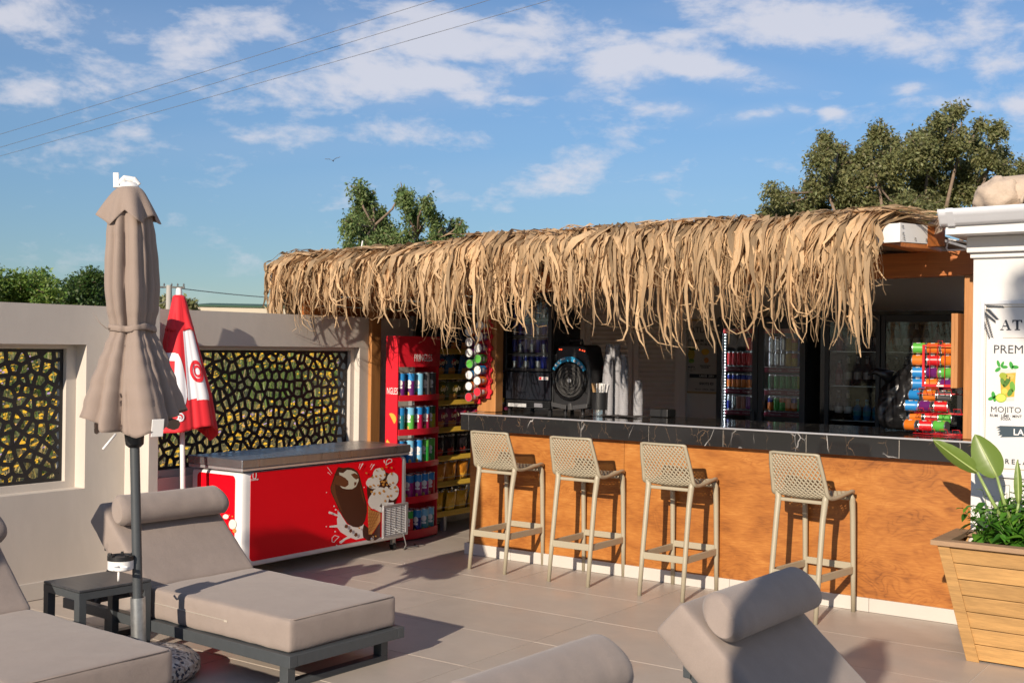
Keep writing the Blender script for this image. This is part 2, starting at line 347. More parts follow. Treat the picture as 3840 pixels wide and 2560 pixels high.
# marble: black with branching white and brown veins
marble = mat('black_marble', (0.012, 0.012, 0.013), 0.10)
_t, _b, _nn = nodes_of(marble)
_g = _nn('ShaderNodeNewGeometry'); _oi = _nn('ShaderNodeObjectInfo'); _ad = _nn('ShaderNodeVectorMath', operation='ADD'); _sc = _nn('ShaderNodeVectorMath', operation='SCALE'); 
_cx = _nn('ShaderNodeCombineXYZ'); _t.links.new(_oi.outputs['Random'], _cx.inputs[0]); _t.links.new(_oi.outputs['Random'], _cx.inputs[2]); _t.links.new(_cx.outputs[0], _sc.inputs[0]); _sc.inputs['Scale'].default_value = 17.0
_t.links.new(_g.outputs['Position'], _ad.inputs[0]); _t.links.new(_sc.outputs[0], _ad.inputs[1])
def _vein(scale, lo, hi, dist, rot):
    mp_ = _nn('ShaderNodeMapping'); mp_.inputs['Rotation'].default_value = (0, rot, 0.4); mp_.inputs['Scale'].default_value = (1, 1, 0.55); _t.links.new(_ad.outputs[0], mp_.inputs[0])
    nz = _nn('ShaderNodeTexNoise'); nz.inputs['Scale'].default_value = scale*1.4; nz.inputs['Detail'].default_value = 6; _t.links.new(mp_.outputs[0], nz.inputs['Vector'])
    mxv = _nn('ShaderNodeMix', data_type='VECTOR'); mxv.inputs['Factor'].default_value = dist; _t.links.new(mp_.outputs[0], mxv.inputs['A']); _t.links.new(nz.outputs['Color'], mxv.inputs['B'])
    vo = _nn('ShaderNodeTexVoronoi', feature='DISTANCE_TO_EDGE'); vo.inputs['Scale'].default_value = scale; _t.links.new(mxv.outputs['Result'], vo.inputs['Vector'])
    mr = _nn('ShaderNodeMapRange'); mr.inputs['From Min'].default_value = lo; mr.inputs['From Max'].default_value = hi; mr.inputs['To Min'].default_value = 1; mr.inputs['To Max'].default_value = 0; _t.links.new(vo.outputs[0], mr.inputs[0])
    nm = _nn('ShaderNodeTexNoise'); nm.inputs['Scale'].default_value = scale*0.9; _t.links.new(mp_.outputs[0], nm.inputs['Vector'])
    mk = _nn('ShaderNodeMapRange'); mk.inputs['From Min'].default_value = 0.47; mk.inputs['From Max'].default_value = 0.60; _t.links.new(nm.outputs[0], mk.inputs[0])
    mu = _nn('ShaderNodeMath', operation='MULTIPLY'); _t.links.new(mr.outputs[0], mu.inputs[0]); _t.links.new(mk.outputs[0], mu.inputs[1]); return mu.outputs[0]
_v1 = _vein(4.6, 0.000, 0.010, 0.07, 0.7); _v2 = _vein(11.0, 0.000, 0.014, 0.07, -0.5)
_m1 = _nn('ShaderNodeMix', data_type='RGBA'); _t.links.new(_v2, _m1.inputs['Factor']); _m1.inputs['A'].default_value = (0.020, 0.020, 0.021, 1); _m1.inputs['B'].default_value = (0.20, 0.13, 0.08, 1)
_m2 = _nn('ShaderNodeMix', data_type='RGBA'); _t.links.new(_v1, _m2.inputs['Factor']); _t.links.new(_m1.outputs['Result'], _m2.inputs['A']); _m2.inputs['B'].default_value = (0.62, 0.60, 0.58, 1)
_t.links.new(_m2.outputs['Result'], _b.inputs['Base Color'])
# plywood: orange stain, swirling figure
ply = mat('stained_plywood', (0.5, 0.2, 0.05), 0.42)
_t, _b, _nn = nodes_of(ply)
_g = _nn('ShaderNodeNewGeometry'); _mp = _nn('ShaderNodeMapping'); _mp.inputs['Scale'].default_value = (1, 1, 1.9); _t.links.new(_g.outputs['Position'], _mp.inputs[0])
_n = _nn('ShaderNodeTexNoise'); _n.inputs['Scale'].default_value = 2.0; _n.inputs['Detail'].default_value = 2.0; _n.inputs['Distortion'].default_value = 1.3; _t.links.new(_mp.outputs[0], _n.inputs['Vector'])
_mu = _nn('ShaderNodeMath', operation='MULTIPLY'); _mu.inputs[1].default_value = 62.0; _t.links.new(_n.outputs[0], _mu.inputs[0])
_si = _nn('ShaderNodeMath', operation='SINE'); _t.links.new(_mu.outputs[0], _si.inputs[0])
_n2 = _nn('ShaderNodeTexNoise'); _n2.inputs['Scale'].default_value = 3.6; _n2.inputs['Detail'].default_value = 7; _n2.inputs['Distortion'].default_value = 0.6; _t.links.new(_mp.outputs[0], _n2.inputs['Vector'])
_n3 = _nn('ShaderNodeTexNoise'); _n3.inputs['Scale'].default_value = 40; _n3.inputs['Detail'].default_value = 4; _mp3 = _nn('ShaderNodeMapping'); _mp3.inputs['Scale'].default_value = (0.4, 1, 3); _t.links.new(_g.outputs['Position'], _mp3.inputs[0]); _t.links.new(_mp3.outputs[0], _n3.inputs['Vector'])
_sa = _nn('ShaderNodeMath', operation='POWER'); _ab = _nn('ShaderNodeMath', operation='ABSOLUTE'); _t.links.new(_si.outputs[0], _ab.inputs[0]); _t.links.new(_ab.outputs[0], _sa.inputs[0]); _sa.inputs[1].default_value = 6.0
_nm = _nn('ShaderNodeTexNoise'); _nm.inputs['Scale'].default_value = 1.7; _nm.inputs['Detail'].default_value = 2; _t.links.new(_mp.outputs[0], _nm.inputs['Vector'])
_mk = _nn('ShaderNodeMapRange'); _mk.inputs['From Min'].default_value = 0.42; _mk.inputs['From Max'].default_value = 0.62; _mk.inputs['To Max'].default_value = -0.085; _t.links.new(_nm.outputs[0], _mk.inputs[0])
_ln = _nn('ShaderNodeMath', operation='MULTIPLY'); _t.links.new(_sa.outputs[0], _ln.inputs[0]); _t.links.new(_mk.outputs[0], _ln.inputs[1])
_a1 = _nn('ShaderNodeMath', operation='MULTIPLY_ADD'); _t.links.new(_n2.outputs[0], _a1.inputs[0]); _a1.inputs[1].default_value = 0.55; _t.links.new(_ln.outputs[0], _a1.inputs[2])
_a2 = _nn('ShaderNodeMath', operation='MULTIPLY_ADD'); _t.links.new(_n3.outputs[0], _a2.inputs[0]); _a2.inputs[1].default_value = 0.36; _t.links.new(_a1.outputs[0], _a2.inputs[2])
_vk = _nn('ShaderNodeTexVoronoi'); _vk.inputs['Scale'].default_value = 2.1; _mk2 = _nn('ShaderNodeMapping'); _mk2.inputs['Scale'].default_value = (1, 1, 1.5); _mxv = _nn('ShaderNodeMix', data_type='VECTOR'); _mxv.inputs['Factor'].default_value = .10; _t.links.new(_g.outputs['Position'], _mk2.inputs[0]); _t.links.new(_mk2.outputs[0], _mxv.inputs['A']); _t.links.new(_n2.outputs['Color'], _mxv.inputs['B']); _t.links.new(_mxv.outputs['Result'], _vk.inputs['Vector'])
_kn = _nn('ShaderNodeMapRange'); _kn.inputs['From Min'].default_value = 0.0; _kn.inputs['From Max'].default_value = 0.20; _kn.inputs['To Min'].default_value = -0.13; _kn.inputs['To Max'].default_value = 0.0; _t.links.new(_vk.outputs['Distance'], _kn.inputs[0])
_a3 = _nn('ShaderNodeMath', operation='ADD'); _t.links.new(_a2.outputs[0], _a3.inputs[0]); _t.links.new(_kn.outputs[0], _a3.inputs[1])
_r = ramp(_nn, [(0.26, (0.20, 0.064, 0.012)), (0.40, (0.345, 0.120, 0.022)), (0.52, (0.43, 0.165, 0.033)), (0.66, (0.53, 0.240, 0.060))]); _t.links.new(_a3.outputs[0], _r.inputs[0]); _t.links.new(_r.outputs[0], _b.inputs['Base Color'])
# palm leaf: straw with streaks, every strip its own tone
palm = mat('dry_palm_leaf', (0.53, 0.365, 0.205), 0.75, var=[(30, 0.14), (3, 0.12)], stretch=(4, 4, 0.6), island=0.50, obj_rand=0.0, coords='World')
palm_p = mat('dry_palm_leaf_piece', (0.56, 0.395, 0.23), 0.75, var=[(30, 0.14), (3, 0.12)], stretch=(4, 4, 0.6), obj_rand=0.35, coords='World')
for _m in (palm, palm_p):
    _t, _b, _nn = nodes_of(_m); _tl = _nn('ShaderNodeBsdfTranslucent'); _ms = _nn('ShaderNodeMixShader'); _ms.inputs[0].default_value = 0.30; _src = _b.inputs['Base Color'].links[0].from_socket; _t.links.new(_src, _tl.inputs[0]); _o = [n for n in _t.nodes if n.type == 'OUTPUT_MATERIAL'][0]; _t.links.new(_b.outputs[0], _ms.inputs[1]); _t.links.new(_tl.outputs[0], _ms.inputs[2]); _t.links.new(_ms.outputs[0], _o.inputs[0])
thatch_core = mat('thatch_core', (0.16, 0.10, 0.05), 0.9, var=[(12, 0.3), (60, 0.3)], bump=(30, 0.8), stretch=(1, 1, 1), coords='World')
# terrazzo
terr = mat('terrazzo', (0.5, 0.45, 0.4), 0.5)
_t, _b, _nn = nodes_of(terr); _c = _nn('ShaderNodeTexCoord'); _v = _nn('ShaderNodeTexVoronoi'); _v.inputs['Scale'].default_value = 75; _t.links.new(_c.outputs['Object'], _v.inputs['Vector'])
_sp = _nn('ShaderNodeSeparateColor'); _t.links.new(_v.outputs['Color'], _sp.inputs[0]); _r = ramp(_nn, [(0.0, (0.02, 0.025, 0.05)), (0.22, (0.03, 0.03, 0.05)), (0.26, (0.42, 0.30, 0.22)), (0.5, (0.50, 0.44, 0.38)), (0.75, (0.30, 0.22, 0.18)), (0.8, (0.55, 0.50, 0.45))]); _t.links.new(_sp.outputs[0], _r.inputs[0]); _t.links.new(_r.outputs[0], _b.inputs['Base Color'])
# leaves: two-sided with some light passing through
def leaf_mat(name, c, tr=0.35, island=0.3, rough=0.5, hue=0.03):
    m = mat(name, c, rough, island=island); t, b, nn = nodes_of(m)
    src = b.inputs['Base Color'].links[0].from_socket if b.inputs['Base Color'].links else None
    if hue and src is not None:
        g = nn('ShaderNodeNewGeometry'); h = nn('ShaderNodeHueSaturation'); mr = nn('ShaderNodeMapRange'); mr.inputs['To Min'].default_value = 0.5-hue; mr.inputs['To Max'].default_value = 0.5+hue
        mm = nn('ShaderNodeMath', operation='FRACT'); m7 = nn('ShaderNodeMath', operation='MULTIPLY'); m7.inputs[1].default_value = 7.3; t.links.new(g.outputs['Random Per Island'], m7.inputs[0]); t.links.new(m7.outputs[0], mm.inputs[0])
        t.links.new(mm.outputs[0], mr.inputs[0]); t.links.new(mr.outputs[0], h.inputs['Hue']); t.links.new(src, h.inputs['Color']); src = h.outputs[0]; t.links.new(src, b.inputs['Base Color'])
    tl = nn('ShaderNodeBsdfTranslucent'); ms = nn('ShaderNodeMixShader'); ms.inputs[0].default_value = tr
    if src is not None: t.links.new(src, tl.inputs[0])
    else: tl.inputs[0].default_value = tuple(c)+(1,)
    o = [n for n in t.nodes if n.type == 'OUTPUT_MATERIAL'][0]; t.links.new(b.outputs[0], ms.inputs[1]); t.links.new(tl.outputs[0], ms.inputs[2]); t.links.new(ms.outputs[0], o.inputs[0]); return m
leaf_euc = leaf_mat('eucalyptus_leaf', (0.18, 0.25, 0.085), 0.45, 0.45)
leaf_euc2 = leaf_mat('eucalyptus_leaf_dusty', (0.23, 0.24, 0.10), 0.45, 0.45)
leaf_bush = leaf_mat('bush_leaf', (0.15, 0.24, 0.045), 0.3, 0.4)
leaf_mint = leaf_mat('mint_leaf', (0.075, 0.22, 0.022), 0.3, 0.0, 0.4)
leaf_big = leaf_mat('broad_leaf', (0.155, 0.24, 0.040), 0.35, 0.0, 0.35)
bark = mat('bark', (0.22, 0.16, 0.115), 0.9, var=(8, 0.3), bump=(20, 0.5))
# simple colours by name for small printed goods
_cc = {}
def paint(c, rough=0.35, metal=0.0):
    k = (tuple(round(q, 3) for q in c), rough, metal)
    if k not in _cc: _cc[k] = mat('paint_%d' % len(_cc), c, rough, metal=metal)
    return _cc[k]
# ------------------------------------------------------------------ ground
g = MB().box(-6.9, 6, -6, 10.5, -0.20, -0.0025).build('patio_floor', grout_m); S(g)
TX, TY = 1.09, 0.637
_tile = MB().box(0, TX-0.005, 0, TY-0.005, -0.02, 0.0).mesh('tile', tile_m)
i0 = 0
for j in range(-9, 6):
    for i in range(-1, 8):
        x = -5.84+1.09*i; y = 6.69+TY*j
        if x > 1.2 or y < 0.9 and x < -1: continue
        if y > 9.9 or x + TX < -6.75 or y < -0.4: continue
        o = place(_tile, 'tile', (x, y, random.uniform(-.0008, .0008)), parent=g)
meadow_m = mat('meadow_ground', (0.16, 0.15, 0.055), 0.95, var=[(0.35, 0.35), (3, 0.35)], bump=(6, 0.8), dirt=(0.5, 0.52, (0.27, 0.23, 0.06), 0.7), coords='World')
def field_z(x, y):
    k = max(0.0, min(1.0, (-7.6-x)/13.0)); k = k*k*(3-2*k); return -.25+1.62*k+.05*noise.noise(V((x*.5, y*.5, 0)))*k
gm = MB().grid(lambda u, v: (-1500+3000*u, -1500+3000*v, -0.26), 6, 6).build('meadow_ground', meadow_m); S(gm)
gb = MB().grid(lambda u, v: (-7.1-70*u**1.6, -30+100*v, field_z(-7.1-70*u**1.6, -30+100*v)), 60, 60).build('meadow_slope', meadow_m, smooth=True); S(gb)
# grass and flowers beyond the wall (uncountable)
rg = random.Random(3)
mb = MB()
for k in range(26000):
    y = rg.uniform(1.5, 22); d = rg.uniform(0.05, 1)**1.5*16; x = -7.2-d; z0 = field_z(x, y)-.02
    h = rg.uniform(.12, .40); a = rg.uniform(0, 6.28); wv = rg.uniform(.007, .018); lx, ly = rg.uniform(-.12, .12), rg.uniform(-.12, .12)
    mb.mi = 0 if noise.noise(V((x*.4, y*.4, 7)))+rg.uniform(-.35, .35) > -.05 else 1
    mb.add([(x-wv*math.cos(a), y-wv*math.sin(a), z0), (x+wv*math.cos(a), y+wv*math.sin(a), z0), (x+lx, y+ly, z0+h)], [(0, 1, 2)])
S(mb.build('meadow_grass', [leaf_mat('grass_green', (0.12, 0.19, 0.035), .3, .4), leaf_mat('grass_straw', (0.36, 0.28, 0.11), .3, .3)]), 'stuff', 'green and straw coloured meadow grass beyond the wall')
mb = MB()
for k in range(24000):
    y = rg.uniform(1.5, 20); d = rg.uniform(0.03, 1)**1.4*11; x = -7.2-d
    if noise.noise(V((x*.45, y*.45, 2))) < -0.04: continue
    h = rg.uniform(.10, .40); r = rg.uniform(.016, .036); z = field_z(x, y)+h; tl = rg.uniform(-.6, .6)
    mb.mi = 0 if rg.random() < .94 else 1
    mb.add([(x+r*math.cos(q*1.2566), y+r*math.sin(q*1.2566), z+tl*r*math.cos(q*1.2566)+.5*r*math.sin(q*1.2566)) for q in range(5)], [(0, 1, 2, 3, 4)])
S(mb.build('meadow_flowers', [mat('flower_yellow', (0.62, 0.36, 0.015), .6, island=.25), mat('flower_violet', (0.40, 0.28, 0.5), .6)]), 'stuff', 'yellow meadow flowers scattered beyond the wall')
# ------------------------------------------------------------------ boundary wall with openings and perforated panels
WX, WR, WB = -6.75, -6.80, -7.05           # front faces (two sections), back face
WT = 1.893
def wall_panel(mbx, xf, y0, y1, oy0, oy1, oz0, oz1, step=0.11, fr=0.075):
    mbx.box(WB, xf, y0, y1, -0.2, oz0); mbx.box(WB, xf, y0, y1, oz1, WT)
    mbx.box(WB, xf, y0, oy0, oz0, oz1); mbx.box(WB, xf, oy1, y1, oz0, oz1)
def inner_frame(parent, xf, oy0, oy1, oz0, oz1, step=0.11, fr=0.075):
    f = MB(); a, b = xf-step-0.10, xf-step
    f.box(a, b, oy0, oy1, oz0, oz0+.045); f.box(a, b, oy0, oy1, oz1-.03, oz1); f.box(a, b, oy0, oy0+fr, oz0+.045, oz1-.03); f.box(a, b, oy1-fr, oy1, oz0+.045, oz1-.03)
    f.build('opening_frame', plaster, parent)
bw = thing('boundary_wall', 'grey plastered boundary wall with rectangular openings and a projecting pier', 'wall', (WX, 5, 0))
bw.location = (0, 0, 0)
m = MB(); wall_panel(m, WX, -1.0, 4.95, 2.35, 4.640, 0.682, 1.634); m.build('wall_section', plaster, bw)
m = MB(); wall_panel(m, WR, 5.03, 10.3, 5.25, 7.34, 0.69, 1.634); 
wr = MB(); wall_panel(wr, WR, 5.03, 7.72, 5.25, 7.34, 0.69, 1.634); wr.build('wall_section', plaster, bw)
wr = MB(); wall_panel(wr, WR, 7.72, 10.3, 8.15, 9.75, 0.69, 1.634); wr.build('wall_section', plaster, bw)
MB().box(WB, -6.493, 4.95, 5.03, -0.2, 1.896).build('pier', plaster, bw, bevel=.004)
inner_frame(bw, WX, 2.35, 4.640, 0.682, 1.634); inner_frame(bw, WR, 5.25, 7.34, 0.69, 1.634, .06, .05); inner_frame(bw, WR, 8.15, 9.75, 0.69, 1.634, .06, .05)
for k in range(6): MB().box(WX, WX+.012, .2+k*.79, .2+k*.79+.786, 0.003, .115).build('skirting_tile', skirt_m, bw, bevel=.002)
# voronoi-perforated sheets
def clip(poly, n, c):                       # keep points with n.p <= c
    out = []
    for i in range(len(poly)):
        a, b = poly[i], poly[(i+1) % len(poly)]; da = a[0]*n[0]+a[1]*n[1]-c; db = b[0]*n[0]+b[1]*n[1]-c
        if da <= 0: out.append(a)
        if (da < 0 < db) or (db < 0 < da):
            t = da/(da-db); out.append((a[0]+(b[0]-a[0])*t, a[1]+(b[1]-a[1])*t))
    return out
def voronoi_sheet(y0, y1, z0, z1, x, cw, seed, bar=0.017, th=0.006):
    rn = random.Random(seed); nx = max(2, int((y1-y0)/cw)); nz = max(2, int((z1-z0)/cw)); pts = {}
    for i in range(-2, nx+2):
        for j in range(-2, nz+2): pts[i, j] = (y0+(i+.5+.5*(j % 2)-.25+rn.uniform(-.42, .42))*(y1-y0)/nx, z0+(j+.5+rn.uniform(-.42, .42))*(z1-z0)/nz)
    mb = MB()
    for (i, j), p in pts.items():
        cell = [(y0, z0), (y1, z0), (y1, z1), (y0, z1)]; hole = [(y0+bar*.8, z0+bar*.8), (y1-bar*.8, z0+bar*.8), (y1-bar*.8, z1-bar*.8), (y0+bar*.8, z1-bar*.8)]
        for a in range(-2, 3):
            for b in range(-2, 3):
                q = pts.get((i+a, j+b))
                if q is None or (a == 0 and b == 0): continue
                n = (q[0]-p[0], q[1]-p[1]); l = math.hypot(*n); n = (n[0]/l, n[1]/l); c = n[0]*(p[0]+q[0])/2+n[1]*(p[1]+q[1])/2
                cell = clip(cell, n, c) if cell else cell; hole = clip(hole, n, c-bar/2) if hole else hole
        if len(cell) < 3: continue
        if len(hole) < 3:
            mb.slab([(x, a, b) for a, b in cell], (1, 0, 0), th); continue
        # ring between cell outline and hole outline: fan from both by angle about the hole centre
        cyy = sum(h[0] for h in hole)/len(hole); czz = sum(h[1] for h in hole)/len(hole)
        ang = sorted({round(math.atan2(h[1]-czz, h[0]-cyy), 5) for h in hole+cell})
        def hit(poly, t):
            d = (math.cos(t), math.sin(t)); best = None
            for k in range(len(poly)):
                a, b = poly[k], poly[(k+1) % len(poly)]; ex, ez = b[0]-a[0], b[1]-a[1]; den = d[0]*ez-d[1]*ex
                if abs(den) < 1e-12: continue
                s_ = ((a[0]-cyy)*ez-(a[1]-czz)*ex)/den; u_ = ((a[0]-cyy)*d[1]-(a[1]-czz)*d[0])/den
                if s_ > 0 and -1e-6 <= u_ <= 1+1e-6: best = s_ if best is None else max(best, s_)
            best = best or 0.001; return (cyy+d[0]*best, czz+d[1]*best)
        oc = [hit(cell, t) for t in ang]; ih = [hit(hole, t) for t in ang]; k = len(ang)
        vs = [(x+th, *q) for q in oc]+[(x+th, *q) for q in ih]+[(x, *q) for q in oc]+[(x, *q) for q in ih]
        fs = []
        for q in range(k):
            r = (q+1) % k; fs += [(q, r, k+r, k+q), (2*k+r, 2*k+q, 3*k+q, 3*k+r), (k+q, k+r, 3*k+r, 3*k+q)]
        mb.add(vs, fs)
    return mb
o = voronoi_sheet(2.35+.076, 4.640-.076, .682+.046, 1.634-.031, WX-.15, .078, 5, .028).build('perforated_panel', metal_blk); T(o, 'black perforated metal panel set in the wall opening beside the closed beige parasol', 'panel', 'perforated panels in the wall')
o = voronoi_sheet(5.25+.051, 7.34-.051, .69+.046, 1.634-.031, WR-.10, .074, 8, .026).build('perforated_panel', metal_blk); T(o, 'black perforated metal panel in the wall opening behind the ice cream freezer', 'panel', 'perforated panels in the wall')
o = voronoi_sheet(8.15+.051, 9.75-.051, .69+.046, 1.634-.031, WR-.10, .074, 11, .026).build('perforated_panel', metal_blk); T(o, 'black perforated metal panel behind the crisp bag shelving', 'panel', 'perforated panels in the wall')
# ------------------------------------------------------------------ bar counter
CT = 1.125
bc = thing('bar_counter', 'long bar counter with black marble edge and orange stained plywood front', 'counter', (-3.7, 7.4, 0)); bc.location = (0, 0, 0)
XL, XR = -5.655, -1.745
joints = [XL, -5.09, -4.537, -3.973, -3.398, -2.808, -2.205, XR]
for a, b in zip(joints, joints[1:]):
    MB().box(a+.0015, b-.0015, 7.300, 7.318, .992, CT-.012).build('marble_tile', marble, bc, bevel=.0012)
    MB().box(a+.0015, b-.0015, 7.312, 7.70, CT-.016, CT-.001).build('marble_tile', marble, bc, bevel=.0012)
    MB().box(a+.0015, b-.0015, 7.703, 8.22, CT-.016, CT-.001).build('marble_tile', marble, bc, bevel=.0012)
MB().box(XL-.012, XL-.001, 7.303, 8.22, .992, CT-.012).build('marble_tile', marble, bc, bevel=.0012)
MB().box(XL, XR, 7.305, 8.215, .993, CT-.017).build('counter_core', grout_m, bc)
MB().box(XL-.014, XR, 7.296, 7.313, CT-.011, CT+.001).build('edge_trim', alu, bc, bevel=.003)
MB().box(XL-.014, XL-.001, 7.313, 8.22, CT-.011, CT+.001).build('edge_trim', alu, bc, bevel=.003)
for a, b in ((-5.62, -4.21), (-4.21, -1.78)):
    MB().box(a+.0015, b-.0015, 7.370, 7.388, .085, .990).build('plywood_panel', ply, bc, bevel=.0015)
MB().box(-5.62, -5.602, 7.390, 8.15, .085, .990).build('plywood_panel', ply, bc, bevel=.0015)
MB().box(-5.60, -1.78, 7.39, 8.15, 0, .99).build('carcass', timber, bc)
xs = [-5.655, -5.2, -4.27, -3.36, -2.40, -1.80]
for a, b in zip(xs, xs[1:]): MB().box(a+.001, b-.001, 7.352, 7.368, .001, .088).build('skirting_tile', skirt_m, bc, bevel=.002)
MB().box(-5.655, -5.64, 7.37, 8.15, .001, .088).build('skirting_tile', skirt_m, bc, bevel=.002)
# ------------------------------------------------------------------ bar room behind the counter
br = thing('bar_room', 'plastered back room wall behind the bar', 'wall', (0, 0, 0))
MB().box(-6.8, -1.3, 9.80, 9.95, -.1, 2.3).build('back_wall', plaster_in, br)
MB().box(-1.79, -1.70, 7.62, 9.80, -.1, 2.3).build('side_wall', plaster_in, br)
# ------------------------------------------------------------------ roof: posts, beams, boards, sheet-metal edge, palm thatch
pg = thing('thatched_roof', 'palm leaf thatched bar roof on orange stained timber posts and beams', 'roof', (-4.4, 7.4, 0)); pg.location = (0, 0, 0)
def bz(x): return 2.082+(x+5.4)*0.0165         # underside of the front beam
MB().box(-5.73, -5.545, 7.60, 7.70, CT, 2.10).build('post', timber_v, pg, bevel=.004)
MB().box(-1.868, -1.752, 7.47, 7.60, CT, 2.14).build('post', timber_v, pg, bevel=.004)
MB().box(-6.86, -6.765, 7.45, 7.57, 0, 2.10).build('post', timber_v, pg, bevel=.004)
m = MB(); m.add([(-6.95, 7.47, bz(-6.95)), (-6.95, 7.58, bz(-6.95)), (-1.74, 7.47, bz(-1.74)), (-1.74, 7.58, bz(-1.74)), (-6.95, 7.47, bz(-6.95)+.155), (-6.95, 7.58, bz(-6.95)+.155), (-1.74, 7.47, bz(-1.74)+.155), (-1.74, 7.58, bz(-1.74)+.155)],
              [(0, 1, 3, 2), (4, 6, 7, 5), (0, 2, 6, 4), (1, 5, 7, 3), (0, 4, 5, 1), (2, 3, 7, 6)]); m.build('front_beam', timber, pg, bevel=.004)
for x in (-6.9, -6.05, -5.2, -4.35, -3.5, -2.65, -2.16):
    z0 = bz(x)+.157
    MB().box(x-.035, x+.035, 6.74, 9.9, z0, z0+.070).build('rafter', timber, pg)
zz = [bz(x)+.229 for x in (-7.05, -2.06)]
for k in range(26):
    a, b = 6.72+k*.122, 6.72+k*.122+.119
    m = MB(); m.add([(x, y, zq+dzq) for x, zq in ((-7.05, zz[0]), (-2.045, zz[1]+.002)) for y in (a, b) for dzq in (0, .018)], [(0, 1, 3, 2), (4, 6, 7, 5), (0, 4, 5, 1), (2, 3, 7, 6), (0, 2, 6, 4), (1, 5, 7, 3)]); m.build('roof_board', ceil_m, pg)
for k in range(4): MB().box(-6.95+.002*k, -6.925+.002*k, 6.80, 9.9, 1.895+k*.085, 1.977+k*.085).build('side_board', timber, pg)
# white sheet-metal fascia at the front and the right end
m = MB(); m.add([(x, y, z) for x, q in ((-7.06, 2.185), (-2.032, 2.268)) for y in (6.690, 6.700) for z in (q+.02, q+.128)], [(0, 1, 3, 2), (4, 6, 7, 5), (0, 4, 5, 1), (2, 3, 7, 6), (0, 2, 6, 4), (1, 5, 7, 3)]); m.build('fascia', fascia_m, pg)
eA, eB, eC = V((-2.030, 6.690, 0)), ony((3479, 870), 7.02), ony((3545, 880), 7.22)
eB.z = eC.z = 0; en = V((eB-eA).y and ((eB-eA).y, -(eB-eA).x, 0)).normalized()
MB().slab([eA+V((0, 0, 2.288)), eB+V((0, 0, 2.300)), eB+V((0, 0, 2.410)), eA+V((0, 0, 2.398))], -en, .010).build('fascia', fascia_m, pg, bevel=.002)
MB().slab([eB+V((0, 0, 2.285)), eC+V((0, 0, 2.30)), eC+V((0, 0, 2.415)), eB+V((0, 0, 2.412))], -en, .05).build('end_beam', timber, pg, bevel=.003)
MB().slab([eA+V((.0, .012, 2.262)), eB+V((0, .01, 2.272)), eB+V((0, .3, 2.272)), eA+V((0, .4, 2.262))], (0, 0, 1), .024).build('end_beam', timber, pg, bevel=.003)
for k, (f_, zq) in enumerate(((.07, 2.378), (.09, 2.338), (.12, 2.312), (.52, 2.318), (.93, 2.322))):
    pp = eA.lerp(eB, f_)+en*.001; MB().lathe([(.0, 0), (.008, 0), (.008, .006), (.003, .01)], 6, M=Matrix.Translation((pp.x, pp.y, zq)) @ V((0, 0, 1)).rotation_difference(en).to_matrix().to_4x4()).build('screw', chrome, pg)
# thatch core
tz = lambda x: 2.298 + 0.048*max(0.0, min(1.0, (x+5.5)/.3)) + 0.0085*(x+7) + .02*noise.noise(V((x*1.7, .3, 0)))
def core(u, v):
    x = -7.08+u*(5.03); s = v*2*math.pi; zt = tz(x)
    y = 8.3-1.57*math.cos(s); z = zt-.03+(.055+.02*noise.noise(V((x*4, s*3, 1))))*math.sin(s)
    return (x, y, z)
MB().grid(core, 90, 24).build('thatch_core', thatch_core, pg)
rt = random.Random(21)
def zend(x):
    pts = [(-7.3, 1.62), (-6.9, 1.66), (-6.5, 1.80), (-6.0, 1.84), (-5.55, 1.83), (-5.25, 1.62), (-5.0, 1.64), (-4.6, 1.80), (-4.35, 1.70), (-4.1, 1.84), (-3.85, 1.72), (-3.6, 1.62), (-3.3, 1.64), (-3.0, 1.78), (-2.75, 1.66), (-2.5, 1.78), (-2.25, 1.66), (-2.0, 1.72)]
    for (a, za), (b, zb) in zip(pts, pts[1:]):
        if a <= x <= b: return za+(zb-za)*(x-a)/(b-a)
    return 1.7
